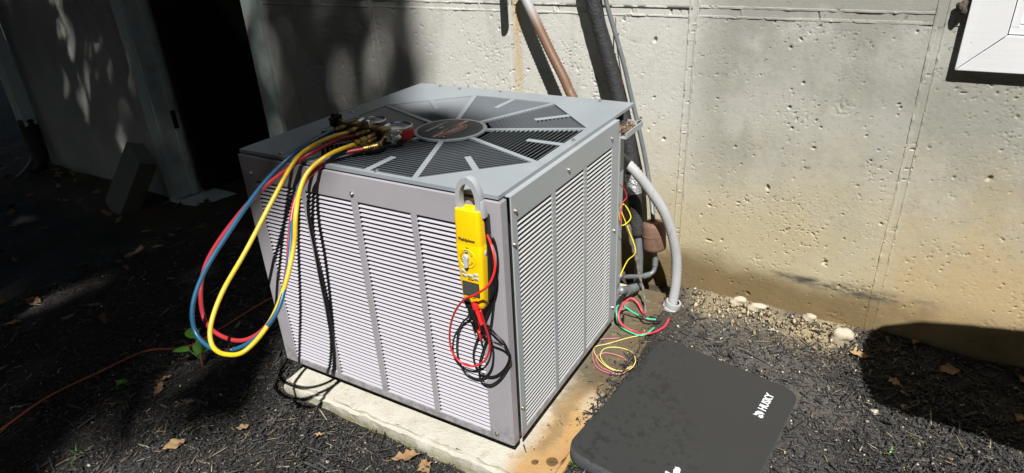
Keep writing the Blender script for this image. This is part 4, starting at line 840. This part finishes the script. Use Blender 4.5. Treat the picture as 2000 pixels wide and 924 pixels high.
poly('emblem', [lx(u*.8, v*.88) for u, v in ((-.002, -.012), (.004, -.002), (.002, .008), (-.008, .013), (-.016, .011), (-.022, .016), (-.021, .006), (-.013, .004), (-.010, -.001), (-.004, -.003))], 'print_white', km)
poly('emblem', [lx(u*.8, v*.88) for u, v in ((-.004, -.006), (-.012, -.005), (-.016, .000), (-.022, .001), (-.025, -.006), (-.020, -.012), (-.012, -.011))], 'print_white', km, .0004)
# second, larger print near the front edge
q = lambda x, y: (x*.75+.045, y*.75-.182)
poly('front_print', [q(*p) for p in ((-.010, .0), (-.014, .012), (-.011, .022), (-.016, .024), (-.004, .029), (.003, .024), (.007, .006), (.004, -.002), (-.004, .0))], 'print_white', km)
poly('front_print', [q(*p) for p in ((-.030, -.014), (-.030, -.006), (-.014, -.007), (-.009, -.002), (-.006, -.004), (-.014, -.014))], 'print_white', km)
poly('front_print', [q(*p) for p in ((.012, -.012), (.012, -.005), (.026, -.004), (.026, -.012))], 'print_white', km)

# ------------------------------------------------------------------ loose ground cover (countless bits)
MI = km.matrix_world.inverted()
def inside_mat(x, y):
    p = np.stack([x, y, np.full_like(x, -.03)], -1); L_ = p @ np.array(MI.to_3x3()).T+np.array(MI.translation); return (np.abs(L_[:, 0]) < Wm/2+.004) & (np.abs(L_[:, 1]) < Hm/2+.004)
def inside_slab(x, y, e=0): return (x > SLAB[0]-e) & (x < SLAB[1]+e) & (y > SLAB[2]-e) & (y < SLAB[3]+e)
def zs(x, y): return np.where(inside_slab(x, y), -.0445, zg(x, y))
def scatter(N, x0, x1, y0, y1, keep):
    x = rng.uniform(x0, x1, N); y = rng.uniform(y0, y1, N); k = ~(inside_slab(x, y, .006) & ((x < .062+.045*rng.random(N)) | (y < .18))) & ~inside_mat(x, y) & (y < .93-.031*x) & (rng.random(N) < keep(x, y)); return x[k], y[k]
def boxes(name, mat, x, y, L_, W_, T_, lift, tilt, label, cat):
    n = len(x); a = rng.uniform(0, 2*np.pi, n); t = rng.normal(0, tilt, n); ro = rng.normal(0, .5, n)
    d = np.stack([np.cos(a)*np.cos(t), np.sin(a)*np.cos(t), np.sin(t)], -1); s0 = np.stack([-np.sin(a), np.cos(a), np.zeros(n)], -1); u0 = np.cross(d, s0)
    s = s0*np.cos(ro)[:, None]+u0*np.sin(ro)[:, None]; u = np.cross(d, s); c = np.stack([x, y, zs(x, y)+lift+np.abs(np.sin(t))*L_*.3], -1)
    V = []
    for i, (p, q, r) in enumerate(((-1, -1, -1), (1, -.5, -1), (1, .6, -1), (-1, .8, -1), (-.8, -.7, 1), (.7, -.6, 1), (.85, .5, 1), (-.9, .9, 1))):
        j = 1+.25*rng.normal(size=(n, 1)); V.append(c+d*(p*L_/2)[:, None]*np.clip(j, .4, 1.5)+s*(q*W_/2)[:, None]+u*(r*T_/2)[:, None])
    V = np.stack(V, 1).reshape(-1, 3); F0 = np.array([(0, 3, 2, 1), (4, 5, 6, 7), (0, 1, 5, 4), (1, 2, 6, 5), (2, 3, 7, 6), (3, 0, 4, 7)]); F = (F0[None]+8*np.arange(n)[:, None, None]).reshape(-1, 4)
    return tag(link(name, npmesh(name, V, F), mat), label, cat, kind='stuff')
def dens(x, y):
    near_sand = sstep(y, .72, .82)*sstep(x, .12, .22)*(1-sstep(x, .56, .68)); d = np.where(x < -1.6, .25, np.where(x < -.9, .7, 1.0)); d = d*(1-.86*near_sand)
    return d*np.where((x > -.8) & (x < .16) & (y > .5), .25, 1)
def tetra(name, mat, x, y, L_, W_, lift, label, cat):
    n = len(x); a = rng.uniform(0, 2*np.pi, n); c = np.stack([x, y, zs(x, y)+lift], -1); d = np.stack([np.cos(a), np.sin(a), rng.normal(0, .35, n)], -1); s = np.stack([-np.sin(a), np.cos(a), rng.normal(0, .4, n)], -1)
    V = np.stack([c-d*L_[:, None]/2, c+d*L_[:, None]/2-s*W_[:, None]*.4, c+s*W_[:, None]/2, c+np.stack([0*x, 0*x, W_*.8], -1)], 1).reshape(-1, 3); F0 = np.array([(0, 1, 2), (0, 3, 1), (1, 3, 2), (2, 3, 0)])
    return tag(link(name, npmesh(name, V, (F0[None]+4*np.arange(n)[:, None, None]).reshape(-1, 3)), mat), label, cat, kind='stuff')
def dusty(x, y): return sstep(x, .16, .26)*(1-sstep(x+.9*(y-.6), .55, .72))*sstep(y, .5, .62)
x, y = scatter(76000, -2.4, 1.25, -.75, .95, lambda x, y: dens(x, y)*(1-.75*dusty(x, y))); n = len(x)
boxes('mulch', 'chips', x, y, rng.gamma(1.7, .0098, n).clip(.005, .085), rng.gamma(2.2, .0016, n).clip(.0012, .011), rng.gamma(3, .0006, n).clip(.0008, .0035), rng.uniform(-.001, .008, n), .20, 'black dyed wood mulch covering the ground', 'mulch')
x, y = scatter(190000, -1.6, 1.25, -.75, .95, lambda x, y: dens(x, y)*sstep(x, -1.6, .2)); n = len(x)
tetra('mulch_fines', 'fines', x, y, rng.gamma(2, .0035, n).clip(.002, .02), rng.gamma(2.5, .0010, n).clip(.001, .005), rng.uniform(0, .009, n), 'fine black mulch crumbs between the chips', 'mulch')
x, y = scatter(26000, -2.2, 1.2, -.7, .94, lambda x, y: .07+.10*(x > .05)+.5*dusty(x, y)+.2*sstep(y, .66, .82)*sstep(x, .10, .2)*(1-sstep(x, .6, .75))); n = len(x); s = rng.gamma(1.8, .0012, n).clip(.0010, .009)
boxes('gravel', 'gravel', x, y, s, s*.8, s*.7, rng.uniform(.002, .008, n)+.002, .5, 'pale grit and pebbles mixed into the mulch', 'gravel')
x, y = scatter(700, -1.5, 1.2, -.7, .94, lambda x, y: .8+0*x); n = len(x)
boxes('straw', 'straw', x, y, rng.uniform(.012, .04, n), np.full(n, .0010), np.full(n, .0010), rng.uniform(.004, .012, n), .15, 'thin dry straw and pine needles strewn over the mulch', 'straw')
xs_, ys_ = rng.uniform(-.005, .10, 60), rng.uniform(-.03, .72, 60)**1.0; k = ~inside_mat(xs_, ys_); xs_, ys_ = xs_[k], ys_[k]; n = len(xs_)
boxes('pad_crumbs', 'chips', xs_, ys_, rng.gamma(1.3, .005, n).clip(.002, .03), rng.gamma(2, .0011, n).clip(.001, .006), np.full(n, .002), np.full(n, .001), .05, 'stray mulch crumbs lying on the concrete pad', 'mulch')
x, y = scatter(2600, -7.5, -1.7, -1.2, 2.6, lambda x, y: .25+.75*sstep(-x, 2.6, 4.2)); n = len(x); a = rng.uniform(.02, .06, n)
boxes('leaf_litter', 'litter', x, y, a, a*.55, np.full(n, .0012), rng.uniform(.005, .03, n), .35, 'brown leaf litter in the shade at the left', 'leaf litter')

x, y = rng.uniform(.14, .68, 1200), rng.uniform(.74, .93, 1200); k = (rng.random(1200) < sstep(y, .74, .86)*sstep(x, .12, .24)*(1-sstep(x, .56, .68))) & (y < .928-.031*x); x, y = x[k], y[k]; n = len(x); s = rng.gamma(2, .0022, n).clip(.002, .016)
tetra('soil_crumbs', 'sandcrumb', x, y, s*1.3, s*1.5, rng.uniform(-.002, .003, n), 'crumbled sandy soil heaped along the wall foot', 'soil')
# ------------------------------------------------------------------ stones
for (x, y, r, sc, sd, lb) in ((.594, .850, .027, (1, .8, .95), 11, 'largest pale stone at the tip of the dark shadow by the wall'), (.290, .905, .019, (1.2, .8, .8), 12, 'rounded pale stone at the wall foot nearest the conduit'), (.500, .905, .017, (1, .8, .9), 13, 'small tan round stone between the two paler stones'), (.350, .892, .017, (1.5, .9, .75), 15, 'crumbly flat sandstone lump beside the rounded pale stone'), (.700, .570, .008, (1.2, 1, .8), 16, 'tiny white pebble on mulch at the shadow edge')):
    tag(lump('stone', (x, y, zgf(x, y)+r*.45), r, 'stone', sd, sc, 3, .26), lb, 'stone', 'stones by the wall')

# ------------------------------------------------------------------ dry leaves
def leaf_mesh(L_, W_, lobes, curl, seed):
    g = random.Random(seed); n = 28; pts = []
    for k in range(n+1):
        t = k/n; w = math.sin(math.pi*min(1, t*1.04))**.8*(.65+.35*math.sin(math.pi*t))*W_/2
        w *= 1-(.42*abs(math.sin(lobes*math.pi*t))**1.2 if lobes else .08*abs(math.sin(9*math.pi*t))); pts.append((t, w*g.uniform(.9, 1.08)))
    V, F = [], []
    for i, (t, w) in enumerate(pts):
        x = (t-.5)*L_
        for s in (-1, -.5, 0, .5, 1):
            y = s*w; z = curl*(abs(y)/(W_/2))**1.6*W_*.5+curl*.35*L_*(t-.45)**2*2+.0025*math.sin(14*t+4*s+seed); V.append((x, y+.05*L_*math.sin(2*t+seed), z))
        if i:
            for s in range(4): a = (i-1)*5+s; F.append((a, a+1, a+6, a+5))
    m = MB(); m.add(V, F); m.tube([(-L_/2, .05*L_*math.sin(seed), 0), (-L_*.62, .05*L_*math.sin(seed)-.004, .002), (-L_*.8, .05*L_*math.sin(seed)+.002, .004)], .0009, 5, 3); return m
LV = [((.646, .788), .060, .030, 4, .35, 200, 'curled brown leaf half in the dark shadow near the large stone'), ((.858, .820), .055, .036, 0, .25, 20, 'golden leaf lying in the middle of the dark shadow'),
 ((.773, .900), .035, .018, 0, .5, 80, 'narrow upright leaf in the shadow closest to the wall'), ((.732, .700), .036, .030, 3, .3, 140, 'dull small leaf in the shadow close to its lower edge'), ((1.012, .860), .060, .030, 4, .5, 100, 'large brown leaf at the right picture edge in the shadow'), ((1.000, .690), .036, .026, 3, .3, 70, 'small brown leaf at the right edge below the large one'),
 ((-.255, -.085), .072, .048, 4, .40, 35, 'large tan lobed leaf on the mulch in front of the pad'), ((-.198, -.085), .058, .040, 4, .3, 150, 'pale lobed leaf at the bottom edge right of the large tan one'),
 ((-.806, -.323), .055, .034, 0, .35, 75, 'tan oval leaf on sunny mulch at the bottom left edge'), ((-1.123, -.175), .060, .028, 4, .45, 120, 'twisted brown leaf pair in dim mulch near the green weed'), ((-1.150, -.130), .034, .018, 0, .6, 60, 'small orange leaf tip beside the twisted brown leaf'),
 ((-2.252, -.006), .070, .052, 4, .25, 20, 'broad grey-tan leaf in the dark mulch at the far left'), ((-2.250, -.150), .060, .040, 0, .4, 170, 'orange-brown leaf at the left picture edge'), ((-2.085, -.148), .055, .030, 0, .4, 60, 'small pale upright leaf right of the orange-brown leaf'), ((-1.905, .060), .075, .022, 3, .4, 20, 'narrow dark leaf alone in the black mulch'),
 ((-.942, -.187), .030, .020, 3, .3, 30, 'tiny yellowish leaf on the sunny mulch patch'), ((-.700, -.20), .034, .018, 0, .4, 50, 'slim tan leaf on mulch in front of the pad corner'), ((-.50, -.13), .020, .014, 3, .4, 210, 'tiny tan leaf scrap on mulch before the pad')]
for i, ((x, y), L_, W_, lo, cu, az, lb) in enumerate(LV):
    o = leaf_mesh(L_, W_, lo, cu, i+1).build('dry_leaf', 'dryleaf', None, 'all', loc=(x, y, zgf(x, y)+.012), rot=(R(random.uniform(-14, 14)), R(random.uniform(-14, 14)), R(az))); tag(o, lb, 'leaf', 'dry leaves on the ground')
o = leaf_mesh(.018, .015, 3, .8, 40).build('dry_leaf', 'dryleaf', None, 'all', loc=(OC.x+.032, OC.y-.075, LZ+.004), rot=(.2, .3, 1)); tag(o, 'curled brown leaf scrap lying on the edge of the round badge', 'leaf', 'dry leaves on the ground')

# ------------------------------------------------------------------ weeds
def blade(m, base, d, L_, W_, droop, mode='oval', seg=8):
    base = Vector(base); d = Vector(d).normalized(); s = d.cross(Vector((0, 0, 1))).normalized(); V, F = [], []
    for i in range(seg+1):
        t = i/seg; w = W_/2*(math.sin(math.pi*t**.8)**.75 if mode == 'oval' else (1-t)*.9+.02); p = base+d*L_*t+Vector((0, 0, -droop*L_*t*t)); n = s.cross(d)
        V += [p-s*w+n*w*.25, p, p+s*w+n*w*.25]
        if i: a = (i-1)*3; F += [(a, a+1, a+4, a+3), (a+1, a+2, a+5, a+4)]
    m.add(V, F)
wx, wy_ = -1.09, -.045; wz = zgf(wx, wy_)
wd = tag(empty('weed', (wx, wy_, wz)), 'sunlit green broadleaf weed under the looped hoses by the orange cord', 'plant', 'weeds in the mulch')
m = MB(); m.tube([(0, 0, -.01), (.002, .0, .02), (0, .006, .05)], lambda t: .005-.002*t, 8, 4); m.build('stem', 'stem', wd, True)
for (b_, d, L_, W_, dr) in (((-.03, .02, .085), (-.75, .25, .35), .062, .042, .25), ((-.035, -.005, .055), (-.85, -.35, .05), .060, .032, .15), ((0, .005, .05), (-.25, .3, .9), .055, .022, .1), ((0, .005, .05), (.25, .5, .8), .060, .030, .15), ((.004, .004, .045), (.55, .35, .6), .050, .022, .2), ((-.004, 0, .045), (-.5, .1, .8), .040, .016, .1), ((.002, .006, .05), (.05, .3, 1), .045, .014, 0)):
    m = MB(); m.tube([(0, 0, .03), b_], .0012, 5, 3); blade(m, b_, d, L_, W_, dr); m.build('leaf', 'green', wd, 'all')
def tuft(name, x, y, n, L_, mat, lb, grp, seed, W_=.004):
    g = random.Random(seed); t = empty(name, (x, y, zgf(x, y))); tag(t, lb, 'grass' if 'grass' in name else 'plant', grp)
    for k in range(n):
        a = g.uniform(0, 6.3); e = g.uniform(.3, 1.4); m = MB(); blade(m, (g.uniform(-.006, .006), g.uniform(-.006, .006), 0), (math.cos(a), math.sin(a), e), L_*g.uniform(.6, 1.1), W_*g.uniform(.7, 1.3), g.uniform(.1, .5), 'oval' if W_ > .008 else 'grass'); m.build('blade' if W_ < .008 else 'leaf', mat if g.random() < .75 or W_ > .008 else 'straw', t, 'all')
tuft('dry_grass_tuft', -1.045, .02, 26, .055, 'straw', 'dry straw-coloured grass tuft at the foot of the sunlit weed', 'grass tufts', 3, .0026)
tuft('grass_tuft', -1.07, -.44, 9, .07, 'green', 'thin green grass tuft at the bottom left corner of the sunny mulch', 'grass tufts', 4)
tuft('seedling', -1.27, -.20, 12, .035, 'green', 'dim low green seedling in the shade left of the twisted leaf', 'weeds in the mulch', 5, .018)
tuft('seedling', .118, .068, 5, .035, 'green', 'small bright green seedling under the near corner of the black mat', 'weeds in the mulch', 6, .016)
tuft('grass_tuft', .745, .435, 2, .05, 'green', 'single green grass blade on mulch at the bottom right', 'grass tufts', 8, .007)

# ------------------------------------------------------------------ extension cord, mulch stick
m = MB(); m.tube([(p[0], p[1], zgf(p[0], p[1])+.012) for p in CORD], .0036, 10, 10); tag(m.build('extension_cord', 'cord', None, 'all'), 'orange extension cord snaking across the dark mulch on the left', 'cord')

# ------------------------------------------------------------------ made-up table, unseen at right, its top outlined from the shadow it casts
top = [(2.35, -.02), (1.296, .068), (1.148, .090), (1.051, .098), (.982, .117), (.957, .170), (.940, .259), (.945, .385), (.952, .414), (.972, .438), (1.044, .462), (1.147, .474), (1.249, .482), (2.35, .53)]
tb = tag(empty('shadow_caster_table', (1.7, .27, zgf(1.7, .27))), 'added grey table right of the view, shaped to cast the dark shadow', 'table'); oz = -tb.location.z
extrude([(x-1.7, y-.27) for x, y in top], .028, Matrix.Translation((0, 0, .692+oz))).build('tabletop', 'tablegrey', tb)
for x in (-.25, .5):
    for y in (-.12, .12): m = MB(); m.tube([(x, y, 0), (x, y, .70+oz)], .014, 10, 2); m.build('leg', 'knob', tb, 'all')

# ------------------------------------------------------------------ shade tree behind the camera
E1 = Vector((math.cos(SUN_AZ), math.sin(SUN_AZ), 0)); E2 = E1.cross(SDIR)
if E2.z < 0: E2 = -E2
def build_tree():
    bb = np.array([-2.0, -.5, 0, .04, .08, .10, .13, .22, .50, .54, .58, .62, .68, .78, .84, .92, 1.10, 1.5, 2.2, 4.0]); aa = np.array([-1.3, -1.2, -1.12, -1.06, -.92, -.78, -.69, -.71, -.67, -.55, -.36, -.16, -.02, .0, -.10, -.24, -.29, -.30, -.38, -.6])
    holes = [(-1.03, .36, .11, .08), (-.475, 1.62, .012, .25), (-1.07, 1.80, .015, .30), (-1.08, .07, .13, .05), (-2.58, 2.50, .12, .22), (-2.36, 2.18, .08, .14), (-1.98, .68, .07, .07), (-1.79, .87, .04, .04), (-3.3, 1.55, .20, .20), (-3.6, 2.1, .15, .2), (-2.9, 1.1, .1, .1)]
    N = 52000; a = rng.uniform(-6.0, .1, N); b = rng.uniform(-2.2, 4.2, N); lim = np.interp(b, bb, aa)+.02*np.sin(9*b)+.015*np.sin(23*b+1)
    k = a < lim-.04
    for (ha, hb, ra, rb) in holes: k &= (((a-ha)/(ra+.05))**2+((b-hb)/(rb+.05))**2 > 1+.5*np.sin(21*a+13*b)+.4*np.sin(34*b-17*a)) | (rng.random(N) < .22)
    cx, cy = -2.9, 1.0; k &= ((a-cx)/3.3)**2+((b-cy)/3.3)**2 < 1
    a, b = a[k], b[k]; n = len(a); t = rng.uniform(12, 17, n)
    e1, e2, s = (np.array(v) for v in (E1, E2, SDIR)); C_ = a[:, None]*e1+b[:, None]*e2-t[:, None]*s
    d = rng.normal(size=(n, 3)); d /= np.linalg.norm(d, axis=1)[:, None]; q = rng.normal(size=(n, 3)); q -= d*(q*d).sum(1)[:, None]; q /= np.linalg.norm(q, axis=1)[:, None]
    # leaves roughly face the sun
    d2 = np.cross(s[None]+.7*q, d); d2 /= np.linalg.norm(d2, axis=1)[:, None]; d1 = np.cross(d2, s[None]+.6*q); d1 /= np.linalg.norm(d1, axis=1)[:, None]
    L_ = rng.uniform(.09, .15, n)[:, None]; W_ = L_*.62
    V = np.stack([C_-d1*L_/2, C_+d2*W_/2, C_+d1*L_/2, C_-d2*W_/2], 1).reshape(-1, 3); F = np.arange(4*n).reshape(-1, 4)
    cr = E1*-2.9+E2*1.0-SDIR*14.5; base = Vector((cr.x+.4, cr.y-.6, 0)); base.z = zgf(base.x, base.y)-.05
    tr = tag(empty('shade_tree', base), 'broadleaf tree behind the viewpoint that shades the left of the scene', 'tree')
    me = npmesh('crown', V-np.array(base)[None], F); link('crown', me, 'treeleaf', tr)
    m = MB(); tops = cr-base; m.tube([(0, 0, 0), (.05, .1, 2), (-.1, .25, 4.5), tops-Vector((0, 0, 1.5)), tops+Vector((0, 0, 1.2))], lambda t: .24*(1-.8*t)+.02, 14, 6); m.build('trunk', 'bark', tr, 'all')
    m = MB(); g = random.Random(9); idx = rng.choice(n, 26, replace=False)
    for i in idx:
        p = Vector(C_[i])-base; st_ = Vector((-.05, .25, 4.2+g.uniform(0, 2.4))); m.tube([st_, st_.lerp(p, .5)+Vector((0, 0, .3)), p], lambda t: .05*(1-.85*t), 7, 5)
    m.build('limbs', 'bark', tr, 'all')
build_tree()

# ------------------------------------------------------------------ trees added behind and beside the viewpoint to block sky light
def sky_block_tree(i, x, y, h, rad, label):
    g = np.random.default_rng(500+i); base = np.array([x, y, float(zg(x, y))-.05]); n = int(1250*rad*rad)
    p = g.normal(size=(n, 3)); p /= np.linalg.norm(p, axis=1)[:, None]; p *= (g.uniform(.25, 1, n)**.5)[:, None]; lob = 1+.25*np.sin(3*np.arctan2(p[:, 1], p[:, 0])+i)*np.cos(2.5*p[:, 2]+i)
    C_ = p*lob[:, None]*np.array([rad, rad, h*.5])+np.array([x, y, h*.52])
    C_ = C_[C_[:, 2] > .15]
    e1, e2, s = (np.array(v) for v in (E1, E2, SDIR)); a = C_ @ e1; b = C_ @ e2
    keep = ~((a > -1.5) & (a < 1.55) & (b > -1.25) & (b < 2.0))                       # the gap the sun shines through
    keep &= ~((C_[:, 1] > -1.5) & (np.abs(C_[:, 0]) < 3.2) & (C_[:, 2] < 2.6))
    C_ = C_[keep]; n = len(C_); d = g.normal(size=(n, 3)); d /= np.linalg.norm(d, axis=1)[:, None]; q = g.normal(size=(n, 3)); q = np.cross(d, q); q /= np.linalg.norm(q, axis=1)[:, None]
    L_ = g.uniform(.16, .30, n)[:, None]; V = np.stack([C_-d*L_/2, C_+q*L_*.36, C_+d*L_/2, C_-q*L_*.36], 1).reshape(-1, 3)
    t = tag(empty('sky_block_tree', base), label, 'tree', 'added trees that block sky light')
    link('crown', npmesh('crown', V-base, np.arange(4*n).reshape(-1, 4)), 'treeleaf', t)
    m = MB(); m.tube([(0, 0, 0), (.1, .05, h*.3), (-.05, .1, h*.6), (.1, 0, h*.9)], lambda k: .17*(1-.85*k), 10, 5); m.build('trunk', 'bark', t, 'all')
WT = [(-6.6, -1.2, 9, 2.8), (-7.2, 3.6, 10, 3.0), (-5.6, -5.4, 10, 3.2), (-2.4, -7.2, 9.5, 3.0), (1.3, -4.6, 3.6, 2.0), (5.4, -8.6, 11, 3.4), (6.0, -4.0, 10, 3.2), (5.6, .2, 9, 2.9), (-2.8, -3.4, 8, 2.2), (2.6, -10.5, 8, 3.2), (-1.0, -11, 12, 3.6)]
WL = ['added leafy tree left of the house, nearest the downspout', 'added tall leafy tree far left beyond the house corner', 'added leafy tree in the far left corner', 'added leafy tree behind the viewpoint to the left', 'added low bushy sapling straight behind the viewpoint', 'added tallest leafy tree at the far right', 'added leafy tree at the right of the viewpoint', 'added leafy tree at the right beside the house wall', 'added slender leafy tree close behind on the left', 'added leafy tree far behind the viewpoint on the right', 'added large leafy tree farthest behind the viewpoint']
for i, (t, l) in enumerate(zip(WT, WL)): sky_block_tree(i, *t, l)

# added roof overhang, unseen above the frame, keeps sky light off the wall
ev = tag(empty('sky_block_eave', (0, .945, 2.5), WYAW), 'added white roof overhang, unseen above the wall, blocking sky light', 'roof overhang')
m = MB(); m.b2(-4.6, 3.0, -.62, .10, .46, .49, .002); m.build('soffit', 'trim', ev)
m = MB(); m.b2(-4.6, 3.0, -.65, -.622, .44, .64, .002); m.build('fascia', 'trim', ev)
m = MB(); m.b2(-4.6, 3.0, .02, .25, .0, .455, .0); m.build('siding', 'downspout', ev)
